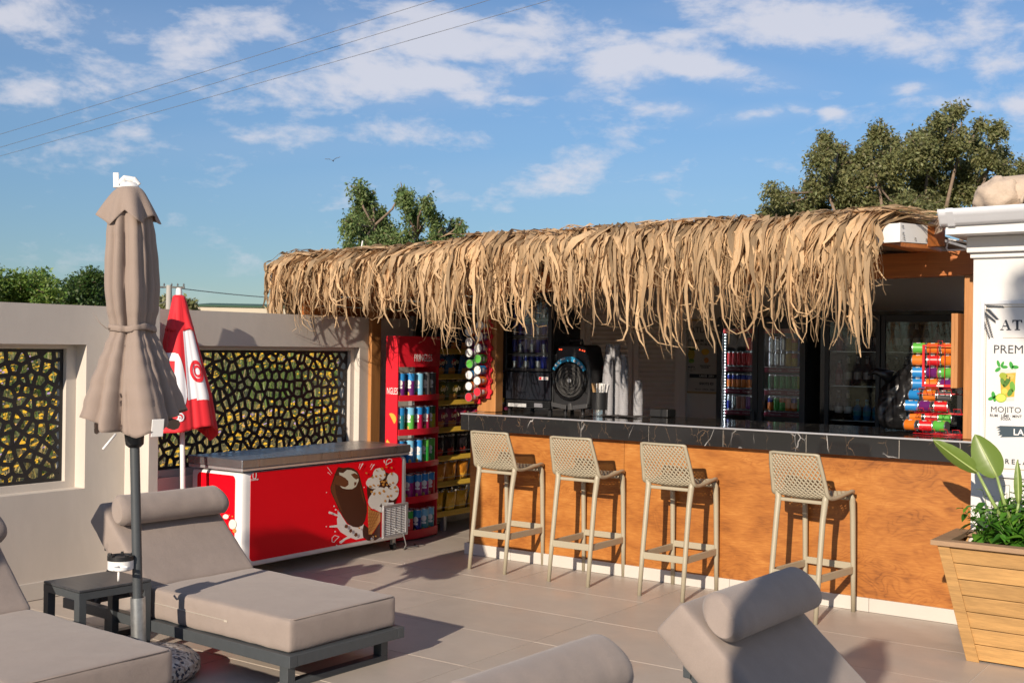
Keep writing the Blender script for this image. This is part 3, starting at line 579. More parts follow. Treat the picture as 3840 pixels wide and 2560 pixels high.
def strip(x, layer, n=11, left=False, fine=False, xc=None, cl=None, long=False):
    """one dry leaflet: lies on the roof, bends over the front edge and hangs, tapering to a curled tip"""
    zt = tz(x)+.015+layer*.055
    ye = 6.665-layer*.085+rt.uniform(-.03, .03)
    lean = cl+rt.gauss(0, .13)
    ze = zend(x)-.03+abs(rt.gauss(0, .09))+rt.choice((0, 0, .06, .14, .22)) if long else rt.uniform(2.00, 2.28)-(.07 if rt.random() < .3 else 0)
    ze = max(1.54, min(ze, 2.25))
    y0 = ye+rt.uniform(.15, .55)
    pts = [V((x-lean*.75, y0, zt+rt.uniform(-.02, .035))), V((x-lean*.25, ye+.14, zt+.02+rt.uniform(-.01, .035))), V((x, ye+.02, zt-.035))]
    L_ = zt-ze; cur = rt.gauss(0, .10) if long else rt.gauss(0, .04); amp = rt.uniform(.006, .045); ph = rt.uniform(0, 6.28); conv = (xc-x)*rt.uniform(.2, .9)+rt.gauss(0, .025)
    k = n-3
    for i in range(1, k+1):
        t = i/k
        pts.append(V((x+lean*.45*t*(1-.4*t)+conv*t+amp*math.sin(ph+t*6.5)*t+cur*max(0, t-.70)**1.3*3.0, ye-.03-.05*math.sin(t*2.6)+rt.gauss(0, .012)*t+abs(cur)*.6*max(0, t-.75), zt-.035-L_*(1-(1-t)**1.12) + (abs(cur)*1.1*max(0, t-.84)*3 if t > .84 else 0))))
    if left:
        q = []
        for p in pts: d = p.y-ye; q.append(V((-7.04+max(0, d)*.9-(.05 if d <= .03 else 0)+(p.y-ye)*(1 if d <= 0 else 0), 6.7+(x+7.05)*3.2+(p.x-x)*.6, p.z)))
        pts = q
    w0 = rt.uniform(.004, .008) if fine else rt.uniform(.010, .026)
    tw = rt.uniform(-.9, .9); tw2 = rt.uniform(-2.4, 2.4)
    vs = []
    for i, p in enumerate(pts):
        t = i/(len(pts)-1); tg = (pts[min(i+1, len(pts)-1)]-pts[max(i-1, 0)]).normalized()
        s = V((0, 1, 0)) if left else V((1, 0, 0)); s = (s-tg*s.dot(tg)).normalized(); nn_ = tg.cross(s); a = tw+tw2*t
        d = s*math.cos(a)+nn_*math.sin(a)
        wd = w0*(.55+.45*min(1, t*4))*(1-max(0, (t-.30)/.70)**.85*.88)
        vs += [p-d*wd, p+d*wd]
    return vs, [(2*i, 2*i+1, 2*i+3, 2*i+2) for i in range(len(pts)-1)], w0
allst = []
xq = -7.08
while xq < -2.15:
    xq += rt.uniform(.035, .085); cl = .34*noise.noise(V((xq*1.1, 4.2, 0)))+rt.gauss(0, .09); wcl = rt.uniform(.03, .09); many = rt.random() < .62
    for k in range(rt.randint(16, 26)): x = max(-7.1, min(-2.14, xq+rt.gauss(0, wcl))); allst.append(strip(x, rt.random()**.8, fine=rt.random() < .25, xc=xq, cl=cl))
    for k in range(rt.randint(9, 17) if many else rt.randint(1, 5)): x = max(-7.1, min(-2.14, xq+rt.gauss(0, wcl*.7))); allst.append(strip(x, rt.random(), fine=rt.random() < .45, xc=xq, cl=cl, long=True))
for k in range(150): allst.append(strip(rt.uniform(-7.05, -6.92), rt.random(), left=True, xc=-7.0, cl=rt.gauss(0, .1), long=rt.random() < .6))
# loose leaves lying on top
for k in range(620):
    x = rt.uniform(-7.0, -2.0); y = rt.uniform(6.66, 7.25); z = tz(x)+.07+.02*noise.noise(V((x*2.3, 5, 1))); a = rt.gauss(.25, .7); l = rt.uniform(.10, .32); wv = rt.uniform(.007, .018); cvt = rt.uniform(-.03, .16)
    vs = []
    for i in range(6):
        t = i/5-.5; p = V((x+math.cos(a)*l*t*2, y+math.sin(a)*l*t*1.2, z+rt.uniform(-.004, .004)+cvt*(.25-t*t)+rt.uniform(0, .02))); d = V((-math.sin(a), math.cos(a), rt.uniform(-.5, .9))).normalized()*wv*(1-abs(t)*1.5)
        vs += [p-d, p+d]
    allst.append((vs, [(2*i, 2*i+1, 2*i+3, 2*i+2) for i in range(5)], .012))
order = sorted(range(len(allst)), key=lambda i: -allst[i][2]+(0 if allst[i][0][6][1] < 6.62 else .02))
big = set(order[:300]); mb = MB()
for i, (vs, fs, w0) in enumerate(allst):
    if i in big:
        me = bpy.data.meshes.new('palm_leaf'); me.from_pydata([tuple(q) for q in vs], [], fs); me.materials.append(palm_p); me.polygons.foreach_set('use_smooth', [True]*len(fs)); link('palm_leaf', me, pg)
    else: mb.add(vs, fs)
o = mb.build('palm_leaves', palm, pg, smooth=True); o['kind'] = 'stuff'
# ------------------------------------------------------------------ loungers
def pillow_box(lx, ly, lz, r=0.03, bulge=0.0, n=(14, 14, 5), seed=0, wr=0.0):
    """rounded, slightly puffed box centred at the origin (full sizes)"""
    hx, hy, hz = lx/2, ly/2, lz/2; mb = MB(); nx, ny, nz = n
    def cl(t, k): return -math.cos(math.pi*t) if k else 2*t-1
    def fix(p):
        c = V((max(-hx+r, min(hx-r, p.x)), max(-hy+r, min(hy-r, p.y)), max(-hz+r, min(hz-r, p.z)))); d = p-c
        if d.length > 1e-9: p = c+d.normalized()*min(r, d.length*1.0 if d.length < r else r)
        u, v, w_ = p.x/hx, p.y/hy, p.z/hz
        b = bulge*(1-u*u)*(1-v*v); q = V(p); q.z += b*(1 if w_ > 0 else -1)*abs(w_)
        if abs(w_) < .999: q.x += .5*bulge*(1-v*v)*(1-w_*w_)*(1 if u > 0 else -1)*(abs(u) > .98); q.y += .5*bulge*(1-u*u)*(1-w_*w_)*(1 if v > 0 else -1)*(abs(v) > .98)
        if wr: q += V((0, 0, 1))*wr*noise.noise(V((q.x*9, q.y*9, q.z*9+seed)))*(.3+max(abs(u), abs(v))**4) + V((0, 1, 0))*wr*.6*noise.noise(V((q.x*14, q.z*14, seed)))
        return q
    for ax in range(3):
        for sg in (-1, 1):
            def fn(u, v):
                a, b = cl(u, 1), cl(v, 1)
                p = [(sg*hx, a*hy, b*hz), (a*hx, sg*hy, b*hz), (a*hx, b*hy, sg*hz)][ax]; return fix(V(p))
            nu, nv = [(ny, nz), (nx, nz), (nx, ny)][ax]; st = len(mb.f); mb.grid(fn, nu*2, nv*2)
            if (sg > 0) == (ax == 1): mb.f[st:] = [tuple(reversed(f)) for f in mb.f[st:]]
    return mb
def weld(o):
    md = o.modifiers.new('weld', 'WELD'); md.merge_threshold = 0.0008; return o
def moved(mb, M):
    mb.v = [tuple(M @ V(p)) for p in mb.v]; return mb
ANG = R_(42)
def make_lounger(label):
    t = thing('sun_lounger', label, 'sun lounger', group='beige cushioned sun loungers')
    f = MB(); z0, z1 = .122, .180
    f.box(-1.95, 0, -.395, -.345, z0, z1); f.box(-1.95, 0, .345, .395, z0, z1); f.box(-.05, -.0005, -.345, .345, z0+.001, z1-.001); f.box(-1.9495, -1.90, -.345, .345, z0+.001, z1-.001)
    for k in range(9): f.box(-.16-k*.125, -.10-k*.125, -.345, .345, z1-.020, z1-.004)
    f.build('frame', frame_m, t, bevel=.003)
    for x in (-.10, -1.58):
        l = MB().box(x-.03, x+.03, -.345, -.295, .03, z0+.004); l.box(x-.03, x+.03, .295, .345, .03, z0+.004); l.box(x-.03, x+.03, -.345, .345, 0, .032); l.build('leg_loop', frame_m, t, bevel=.004)
    c = moved(pillow_box(1.15, .735, .162, .020, .012, (16, 10, 5), 1, .004), Matrix.Translation((-.035-.575, 0, .262))).build('seat_cushion', cushion_m, t, smooth=True); weld(c)
    for zz_, sgn in ((.3385, 1),):
        pth = [(-.052, -.350), (-.038, -.335), (-.038, .335), (-.052, .350), (-1.168, .350), (-1.182, .335), (-1.182, -.335), (-1.168, -.350)]; MB().tube([(x_, y_, zz_+.0005*math.sin(i_*3)) for i_, (x_, y_) in enumerate(pth)], .0032, 6, closed=True).build('piping', cushion_m, c, smooth=True)
    MB().tube([(-.5, -.372, .268), (-.8, -.374, .268), (-1.1, -.370, .268)], .004, 5, flat=.6).build('zip', paint((.46, .42, .36)), c)
    MB().box(-.515, -.49, -.377, -.371, .262, .272).build('zip_pull', paint((.5, .45, .38)), c)
    piv = Matrix.Translation((-1.175, 0, .340)) @ Matrix.Rotation(-math.pi+ANG+math.pi, 4, 'Y')
    # local frame of the backrest: -x up the slope, +z out of the front surface
    b = moved(pillow_box(.62, .735, .160, .019, .010, (10, 10, 5), 5, .004), piv @ Matrix.Translation((-.31, 0, -.080))).build('backrest_cushion', cushion_m, t, smooth=True); weld(b)
    def roll(u, v):
        th = 2*math.pi*u; s = v*2-1; e = 1-max(0, (abs(s)-.93)/.07)**2.2*.22
        rr = .080*e*(1+.10*math.cos(2*th)); y = s*.355+.012*math.cos(th)*(1 if s > 0 else -1)*(abs(s) > .9)
        return piv @ V((-.485+rr*1.08*math.cos(th), y, .072+rr*.92*math.sin(th)+.003*noise.noise(V((s*6, th, 2)))))
    rmb = MB(); rmb.grid(roll, 28, 30, cu=True); k = len(rmb.v); rmb.f.append(tuple(range(27, -1, -1))); rmb.f.append(tuple(range(k-28, k))); rmb.m += [0, 0]
    pl = rmb.build('pillow_roll', cushion_m, t, angle=50)
    rb = MB()
    for y in (-.30, .30): rb.beam(piv @ V((0, y, -.185)), piv @ V((-.46, y, -.185)), .04, .03)
    for k in range(3): rb.beam(piv @ V((-.08-.13*k, -.32, -.170)), piv @ V((-.08-.13*k, .32, -.170)), .05, .012, up=(1, 0, 0))
    rb.beam(piv @ V((-.445, -.33, -.182)), piv @ V((-.445, .33, -.182)), .05, .03, up=(1, 0, 0))
    rb.beam(piv @ V((-.40, -.27, -.19)), V((-1.80, -.27, .15)), .03, .03); rb.beam(piv @ V((-.40, .27, -.19)), V((-1.80, .27, .15)), .03, .03)
    rb.build('backrest_frame', frame_m, t, bevel=.003)
    return t
LROT = R_(-2.6)
l0 = make_lounger('beige cushioned sun lounger between the closed beige parasol and the ice cream freezer')
l0.location = (-3.995, 4.272, 0); l0.rotation_euler = (0, 0, LROT)
for (dx_, dy_, lb) in ((-.045, -1.40, 'beige cushioned sun lounger whose foot end hides the speckled parasol base'),
                      (3.75, -.245, 'beige cushioned sun lounger with a parasol shadow across its pillow roll, facing the bar stools'),
                      (3.70, -1.66, 'beige cushioned sun lounger showing only its unshaded pillow roll')):
    c = copy_tree(l0); c.location = (-3.995+dx_, 4.272+dy_, 0); c['label'] = lb
# ------------------------------------------------------------------ side table
t = thing('side_table', 'small dark grey slatless side table between two loungers', 'table', (-5.305, 3.735, 0), R_(-5))
t['label'] = 'small dark grey side table standing between two loungers'
tabletop_m = mat('table_top', (0.055, 0.058, 0.064), .35, var=[(8, .25), (60, .15)], stretch=(1, 5, 1), dirt=(7, .62, (.30, .28, .26), .4))
MB().box(-.18, .18, -.205, .205, .388, .400).build('table_top', tabletop_m, t, bevel=.002)
a = MB(); a.box(-.18, .18, -.205, -.185, .348, .386); a.box(-.18, .18, .185, .205, .348, .386); a.box(-.18, -.16, -.185, .185, .349, .385); a.box(.16, .18, -.185, .185, .349, .385); a.build('apron', frame_m, t)
for sx in (-1, 1):
    for sy in (-1, 1): MB().box(sx*.18-(.05 if sx > 0 else 0), sx*.18+(.05 if sx < 0 else 0), sy*.205-(.04 if sy > 0 else 0), sy*.205+(.04 if sy < 0 else 0), 0, .350).build('leg', frame_m, t, bevel=.002)
# ------------------------------------------------------------------ beige closed parasols
def make_parasol(label):
    t = thing('parasol', label, 'parasol', group='closed beige parasols')
    MB().lathe([(.0, 0), (.27, 0), (.295, .03), (.292, .075), (.25, .115), (.16, .135), (.0, .14)], 36).build('base', terr, t, angle=40)
    MB().lathe([(.036, .13), (.036, .395), (.031, .395), (.031, .20)], 20, capt=False).build('base_tube', galv, t, angle=40)
    MB().lathe([(.048, .128), (.048, .143), (.036, .143)], 20).build('tube_collar', galv, t, angle=40)
    MB().lathe([(.024, .16), (.024, 1.9)], 18).build('pole', frame_m, t, angle=40)
    MB().lathe([(.028, 1.135), (.044, 1.15), (.048, 1.20), (.040, 1.26), (.03, 1.30)], 18).build('runner', black_pl, t, angle=40)
    rp = random.Random(4)
    prof = [(1.20, .298), (1.26, .286), (1.36, .254), (1.46, .218), (1.56, .180), (1.64, .145), (1.70, .116), (1.725, .112), (1.76, .118), (1.82, .133), (1.92, .140), (2.05, .136), (2.18, .126), (2.28, .112), (2.36, .088), (2.405, .045)]
    def rad(z):
        for (a, ra), (b, rb_) in zip(prof, prof[1:]):
            if a <= z <= b: k = (z-a)/(b-a); k = k*k*(3-2*k); return ra+(rb_-ra)*k
        return prof[0][1] if z < prof[0][0] else prof[-1][1]
    def fold(th, z):
        w1 = .35*noise.noise(V((math.cos(th), math.sin(th), z*.9)))
        a = abs(math.sin(2.5*th+w1+.9)); b = abs(math.sin(4.5*th+1.7*w1+.2+.25*z)); c_ = abs(math.sin(8*th+2.2*w1))
        pin = max(0, 1-abs(z-1.725)/.22)
        return -.36*(1-a)**1.9-.16*(1-b)**1.5-.05*(1-c_)**1.4+.05*noise.noise(V((math.cos(th)*3, math.sin(th)*3, z*6)))*(.4+pin) - .07*pin*(1-abs(math.sin(9*th+w1)))
    def can(u, v):
        th = 2*math.pi*u; hem = 1.248-.055*math.cos(2*th)+.012*abs(math.sin(5*th))+.02*noise.noise(V((math.cos(th)*2, math.sin(th)*2, 3)))
        z = hem+(2.405-hem)*v; am = min(1, .25+abs(2.42-z)*3)*(1 if z > 1.4 else 1.15)
        r = rad(z)*(1+fold(th, z)*am)*(1+.03*noise.noise(V((math.cos(th)*1.5, math.sin(th)*1.5, z*5))))
        return (r*math.cos(th), r*math.sin(th), z)
    c = MB().grid(can, 150, 70, cu=True).build('canopy', parasol_m, t, smooth=True)
    so = c.modifiers.new('thick', 'SOLIDIFY'); so.thickness = .003; so.offset = -1
    # inner gathered cloth that closes the canopy from below
    def inn(u, v):
        th = 2*math.pi*u; r = .035+(.19-.035)*v*(1+.2*math.sin(5*th)); return (r*math.cos(th), r*math.sin(th), 1.33-.09*v+.03*math.sin(6*th)*v)
    MB().grid(inn, 48, 6, cu=True).build('inner_cloth', parasol_m, t, smooth=True)
    def flap(u, v):
        th = 2*math.pi*u; r = .052+.088*v**.75; hem = .035*abs(math.sin(2*th+.4))+.018*math.sin(5*th); r *= .90+v*(.15*math.sin(4*th+1.1)+.12*math.sin(7*th+.5))
        return (r*math.cos(th), r*math.sin(th), 2.425-.03*v-(.11+hem)*v**1.3)
    fo = MB().grid(flap, 120, 16, cu=True); fo.add([V(flap(i/24, 0)) for i in range(24)], [tuple(range(24))]); fo = fo.build('vent_flap', parasol_m, t, smooth=True)
    so = fo.modifiers.new('thick', 'SOLIDIFY'); so.thickness = .003
    tie = [((.112+.004)*(1+fold(2*math.pi*i/60, 1.725)*.55)*V((math.cos(2*math.pi*i/60), math.sin(2*math.pi*i/60), 0))+V((0, 0, 1.725+.006*math.sin(i*.3)))) for i in range(60)]
    tb = MB().tube(tie, .0045, 8, flat=3.6, closed=True); tb.v = [(p[0]*1.0, p[1]*1.0, p[2]) for p in tb.v]; tb.build('tie', parasol_m, t, smooth=True)
    def tail(p0, d, l, nm='tie_tail'):
        p0 = V(p0); d = V(d); m_ = MB(); m_.tube([p0+d*l*s+V((0, 0, -.02*math.sin(s*4))) for s in (0, .3, .6, 1)], [.010, .009, .008, .002], 6, flat=.25); m_.build(nm, parasol_m, t, smooth=True)
    tail((.045, -.095, 1.725), (.1, -.75, .55), .12); tail((.06, -.10, 1.665), (.05, -.35, -.95), .13)
    MB().lathe([(.045, 2.415), (.05, 2.43), (.035, 2.452), (.0, 2.458)], 18).build('cap', white_pl, t, angle=50)
    fi = MB().box(-.012, .012, -.075, -.048, 2.425, 2.500); fi.tube([(0, -.048, 2.445), (0, -.02, 2.475), (0, .025, 2.468), (0, .045, 2.44)], .016, 8); fi.build('tilt_joint', white_pl, t, bevel=.003)
    MB().obox((.276, .098, 1.238), (-.008, .028, 0), (.003, .001, 0), (.010, .004, .042)).build('rib_pocket', white_pl, t, bevel=.002)
    MB().tube([(.19, -.09, 1.215), (.215, -.15, 1.145)], .006, 6).build('crank', white_pl, t, smooth=True)
    return t
pa = make_parasol('closed beige parasol tied round the middle, standing by the dark side table')
pa.location = (-4.800, 3.625, 0); pa.rotation_euler = (R_(1.9), R_(-1.75), R_(-35))
q = copy_tree(pa); q.location = (-.80, -.20, 0); q.rotation_euler = (0, 0, 1); q.scale = (1.1, 1.1, 1.14); q['label'] = 'closed beige parasol on the side of the terrace farthest from the bar'
q = copy_tree(pa); q.location = (-5.10, .75, 0); q.rotation_euler = (0, 0, 2); q['label'] = 'closed beige parasol beyond the wall side loungers'
q = copy_tree(pa); q.location = (-.365, 3.37, 0); q.rotation_euler = (0, 0, .3); q.scale = (1, 1, 1.14); q['label'] = 'closed beige parasol standing in front of the wooden planter'
# ashtray clamped on the pole
t = thing('ashtray', 'white round ashtray with black lid clamped to the parasol pole', 'ashtray', (-4.862, 3.552, .535), R_(-35))
MB().lathe([(.052, 0), (.062, .006), (.062, .055)], 24).build('bowl', white_pl, t, angle=40)
ld = MB().lathe([(.064, .050), (.064, .072), (.056, .072), (.050, .064), (.0, .064)], 24); ld.build('lid', black_pl, t, angle=40)
for k in range(5): MB().box(.048, .066, -.006, .006, .068, .080).build('lid_lug', black_pl, t).rotation_euler = (0, 0, k*1.2566+.5)
MB().tube([(.06+.030*(1-math.cos(a_)), .033*math.sin(a_), .022) for a_ in [i*.5 for i in range(13)]], .006, 6, flat=1.6).build('clamp', white_pl, t, smooth=True)
MB().tube([(.048, -.01, .0), (.048, -.01, -.04), (.03, -.01, -.047), (-.01, -.01, -.040)], .006, 6).build('hook', white_pl, t, smooth=True)
# ------------------------------------------------------------------ red and white closed parasol by the freezer
t = thing('promotional_parasol', 'closed red and white parasol with heart logo beside the ice cream freezer', 'parasol', (-6.46, 5.205, 0)); rpz = t
def rrad(z): return .038+(2.0-z)*.240 if z > 1.3 else .206+(1.3-z)*.14
def rcan(u, v, off=0.0):
    th = 2*math.pi*u; hem = 1.045+.05*math.sin(2*th+2.2)+.03*math.sin(3*th)
    z = hem+(1.985-hem)*v
    f = -.22*(1-abs(math.sin(2*th+.55)))**1.8-.06*(1-abs(math.sin(6*th)))
    r = rrad(z)*(1+f*(.4+.6*min(1, (2-z)*2)))+off
    return V((r*math.cos(th)-.20*(z-1.0), r*math.sin(th)+.11*(z-1.0), z))
mb = MB(); nU, nV = 128, 60
def rmat(u, v):
    th = (u*360) % 360; z = rcan(u, v).z
    if z > 1.78: return 0
    a = (th-255) % 360        # panel coordinates (panel = 60 degrees)
    if 80 < a < 132 and 1.27 < z < 1.77: return 1           # white panel towards the bar
    if 285 < a < 320 and z < 1.78: return 1 if 1.25 < z else 0
    return 0
for j in range(nV+1):
    for i in range(nU): mb.v.append(tuple(rcan(i/nU, j/nV)))
for j in range(nV):
    for i in range(nU): mb.f.append((j*nU+i, j*nU+(i+1) % nU, (j+1)*nU+(i+1) % nU, (j+1)*nU+i)); mb.m.append(rmat((i+.5)/nU, (j+.5)/nV))
c = mb.build('canopy', [red_cloth, white_cloth], t, smooth=True); so = c.modifiers.new('thick', 'SOLIDIFY'); so.thickness = .002; so.offset = -1
def rfl(u, v):
    th = 2*math.pi*u; z = 1.99-.235*v-.02*v*abs(math.sin(4*th)); r = (.03+.068*v)*(1+.12*v*math.sin(4*th+.5)+.05*math.sin(9*th)*v); return (r*math.cos(th)-.20*(z-1.0), r*math.sin(th)+.11*(z-1.0), z)
fo = MB().grid(rfl, 96, 12, cu=True).build('vent_flap', red_cloth, t, smooth=True); so = fo.modifiers.new('thick', 'SOLIDIFY'); so.thickness = .002
def bottom(u, v):
    th = 2*math.pi*u; r = .02+.17*v; return (r*math.cos(th)-.01, r*math.sin(th), 1.12-.05*v)
MB().grid(bottom, 32, 4, cu=True).build('inner_cloth', red_cloth, t, smooth=True)
MB().lathe([(.022, 0), (.022, .03), (.017, .055), (.0, .056)], 16, M=Matrix.Translation((-.197, .108, 1.985))).build('tip', white_pl, t, angle=40)
MB().tube([(0.03, 0, .02), (0, 0, .9), (-.06, .033, 1.3)], .017, 12).build('pole', white_pl, t, smooth=True)
MB().lathe([(.0, 0), (.21, 0), (.22, .03), (.20, .06), (.03, .09)], 24).build('base', white_pl, t, angle=40)
# printed marks that lie on the cloth, in canopy coordinates (angle in degrees, height)
def on_canopy(name, poly, m_, off=.004, dense=True):
    pts = []
    for i in range(len(poly)):
        (a, z), (a2, z2) = poly[i], poly[(i+1) % len(poly)]
        n_ = max(1, int(max(abs(a2-a)/4, abs(z2-z)/.02)))
        pts += [(a+(a2-a)*k/n_, z+(z2-z)*k/n_) for k in range(n_)]
    return pts
def canopy_pt(a, z, off):
    u = (a/360) % 1; lo = rcan(u, 0).z; return rcan(u, max(0, min(1, (z-lo)/(1.985-lo))), off)
def canopy_strip(name, spans, m_, off=.0035):        # spans: list of (z, a0, a1) rows
    mb_ = MB(); nA = 10
    for z, a0, a1 in spans:
        for k in range(nA+1): mb_.v.append(tuple(canopy_pt(a0+(a1-a0)*k/nA, z, off)))
    for j in range(len(spans)-1):
        for k in range(nA): b_ = j*(nA+1)+k; mb_.f.append((b_, b_+1, b_+nA+2, b_+nA+1)); mb_.m.append(0)
    return mb_.build(name, m_, rpz, smooth=True)
fa = 316    # angle of the cloth facing the viewer
canopy_strip('white_print', [(1.55+.055*(s/8), fa-40, fa-8) for s in range(-3, 6)], white_cloth)
canopy_strip('white_print', [(1.40+.055*(s/8), fa-42, fa-10) for s in range(-3, 6)], white_cloth)
canopy_strip('white_print', [(1.24+.34*k/14, fa-9, fa-9+26*math.sqrt(max(.0, 1-((k-3)/11.5)**2)) if k > 2 else fa-9+22+2*k) for k in range(15)], white_cloth)
def ring_print(name, a0, z0, ra, rz, th_, m_, lo=0, hi=360):
    mb_ = MB(); n_ = 28
    for k in range(n_+1):
        q_ = R_(lo+(hi-lo)*k/n_)
        for s_ in (1, 1-th_): mb_.v.append(tuple(canopy_pt(a0+ra*s_*math.cos(q_), z0+rz*s_*math.sin(q_), .006)))
    for k in range(n_): mb_.f.append((2*k, 2*k+1, 2*k+3, 2*k+2)); mb_.m.append(0)
    mb_.build(name, m_, rpz)
ring_print('heart_mark', fa+47, 1.46, 17, .075, .35, red_cloth); ring_print('heart_mark', fa+48, 1.46, 9, .042, .4, red_cloth)
ring_print('heart_mark', fa+2, 1.155, 7, .030, .35, white_cloth, -150, 120); ring_print('heart_mark', fa-5, 1.155, 6, .026, .4, white_cloth, -60, 170); ring_print('heart_mark', fa+1, 1.15, 3.5, .015, .5, white_cloth, -120, 120)
# ------------------------------------------------------------------ bar stools
def make_stool(label):
    t = thing('bar_stool', label, 'bar stool', group='taupe bar stools along the counter')
    prof = [(.245, .742), (.20, .758), (.10, .750), (.0, .740), (-.09, .738), (-.145, .756), (-.175, .80), (-.200, .86), (-.225, .93), (-.243, .985), (-.255, 1.032)]
    def pr(v):
        x = v*(len(prof)-1); i = min(len(prof)-2, int(x)); k = x-i
        p0 = prof[max(0, i-1)]; p1 = prof[i]; p2 = prof[i+1]; p3 = prof[min(len(prof)-1, i+2)]
        return tuple(.5*((2*p1[a])+(-p0[a]+p2[a])*k+(2*p0[a]-5*p1[a]+4*p2[a]-p3[a])*k*k+(-p0[a]+3*p1[a]-3*p2[a]+p3[a])*k**3) for a in (0, 1))
    def hw(v): return .175+.022*math.sin(min(1, v/.55)*math.pi*.62)-(.028*max(0, (v-.5)/.5)**1.4)
    def sf(u, v):          # u in -1..1, v 0 (seat front) .. 1 (back top)
        y, z = pr(max(0, min(1, v))); bk = max(0, min(1, (v-.45)/.2))
        return V((u*hw(v), y+bk*.028*u*u, z+(1-bk)*.014*u*u))
    # frame: flat rounded rim round the shell
    def corner_path(e=1.0):
        P_ = []; c_ = .82
        for k in range(33): v = .03+.94*k/32; P_.append((e, v))
        for k in range(1, 6): a_ = k/6*math.pi/2; P_.append((1-(1-math.cos(a_))*.18, .97+.03*math.sin(a_)))
        for k in range(0, 13): P_.append((c_-2*c_*k/12, 1.0))
        for k in range(1, 6): a_ = (1-k/6)*math.pi/2; P_.append((-1+(1-math.cos(a_))*.18, .97+.03*math.sin(a_)))
        for k in range(33): v = .97-.94*k/32; P_.append((-e, v))
        for k in range(1, 6): a_ = k/6*math.pi/2; P_.append((-1+(1-math.cos(a_))*.18, .03-.03*math.sin(a_)))
        for k in range(0, 13): P_.append((-c_+2*c_*k/12, 0.0))
        for k in range(1, 6): a_ = (1-k/6)*math.pi/2; P_.append((1-(1-math.cos(a_))*.18, .03-.03*math.sin(a_)))
        return P_
    P_ = corner_path()
    rim = MB(); n_ = len(P_); sec = []
    for (u, v) in P_:
        p = sf(u, v); e = .004; du = (sf(u+e, v)-sf(u-e, v)).normalized(); dv = (sf(u, min(1, v+e))-sf(u, max(0, v-e))).normalized(); nr = du.cross(dv).normalized()
        cu_ = sf(u*.86, .5+(v-.5)*.925); inw = cu_-p; inw = (inw-nr*inw.dot(nr))
        if inw.length > .024: inw = inw.normalized()*.024
        sec.append([p+nr*.011, p+inw*.5+nr*.013, p+inw+nr*.008, p+inw-nr*.008, p+inw*.5-nr*.012, p-nr*.011])
    for s_ in sec: rim.v += [tuple(q_) for q_ in s_]
    for i in range(n_):
        j = (i+1) % n_
        for k in range(6): rim.f.append((i*6+k, i*6+(k+1) % 6, j*6+(k+1) % 6, j*6+k)); rim.m.append(0)
    rim.build('shell_rim', stool_m, t, smooth=True)
    la = MB(); LV = 2.05; nd = 18
    def ribs(sg):
        for k in range(-nd, 2*nd):
            pts = []
            for i in range(45):
                u = -1+2*i/44; v = (k/nd)*1.0+sg*(u+1)/2*(2.0/LV)*.72
                if .012 <= v <= .988: pts.append(sf(u*.97, v))
            if len(pts) >= 3: la.tube(pts[::2] if len(pts) > 6 else pts, .0058, 5, flat=1.0)
    ribs(1); ribs(-1)
    la.build('lattice', stool_m, t, smooth=True)
    for sx in (-1, 1):
        MB().tube([(sx*.161, -.240, 0), (sx*.160, -.205, .27), (sx*.158, -.155, .62), (sx*.160, -.130, .735), (sx*.168, -.135, .775)], [.0145, .0165, .0185, .021, .016], 10).build('leg', stool_m, t, smooth=True)
        MB().tube([(sx*.168, .250, 0), (sx*.168, .243, .27), (sx*.167, .232, .60), (sx*.166, .222, .72), (sx*.164, .20, .748)], [.0145, .0165, .018, .0195, .015], 10).build('leg', stool_m, t, smooth=True)
        MB().beam((sx*.163, -.200, .268), (sx*.168, .240, .268), .016, .046).build('foot_rail', stool_m, t, bevel=.004)
    MB().beam((-.158, -.206, .268), (.158, -.206, .268), .016, .046).build('foot_rail', stool_m, t, bevel=.004)
    def arch(y): 
        m_ = MB(); m_.beam((-.165, y, .290), (.165, y, .290), .014, .044); return m_
    arch(.240).build('foot_rail', stool_m, t, bevel=.004)
    MB().beam((-.155, -.12, .722), (.155, -.12, .722), .03, .022).build('seat_beam', stool_m, t, bevel=.006)
    MB().beam((-.155, .20, .725), (.155, .20, .725), .03, .022).build('seat_beam', stool_m, t, bevel=.006)
    return t
s0 = make_stool('taupe lattice bar stool at the crisp bag end of the counter')
s0.location = (-5.073, 7.112, 0)
for (x, y, rz, lb) in ((-4.363, 7.108, R_(.6), 'taupe lattice bar stool in front of the round speaker, second from the crisp bag end'), (-3.625, 7.098, R_(-.5), 'taupe lattice bar stool third from the crisp bag end of the counter'), (-2.68, 7.075, R_(-7), 'taupe lattice bar stool nearest to the wooden planter')):
    c = copy_tree(s0); c.location = (x, y, 0); c.rotation_euler = (0, 0, rz); c['label'] = lb
# ------------------------------------------------------------------ ice cream freezer
FX = -6.150
t = thing('chest_freezer', 'red and white ice cream chest freezer with steel lid and printed ice creams', 'freezer', (0, 0, 0)); fz = t
Y0, Y1 = 5.47, 7.225
moved(pillow_box(.545, Y1-Y0, .665, .035, 0, (6, 10, 6)), Matrix.Translation((FX-.2725, (Y0+Y1)/2, .425))).build('cabinet', white_enamel, t, angle=50)
lid = MB().box(FX-.56, FX+.018, Y0-.018, Y1+.018, .790, .850); lid.build('lid', steel, t, bevel=.006)
MB().box(FX-.555, FX+.012, Y0-.012, Y1+.012, .768, .789).build('lid_rim', alu, t, bevel=.004)
def rrect(y0, y1, z0, z1, r, n=6):
    P_ = []
    for cy_, cz_, a0 in ((y1-r, z1-r, 0), (y0+r, z1-r, 90), (y0+r, z0+r, 180), (y1-r, z0+r, 270)):
        for k in range(n+1): a_ = R_(a0+90*k/n); P_.append((cy_+r*math.cos(a_), cz_+r*math.sin(a_)))
    return P_
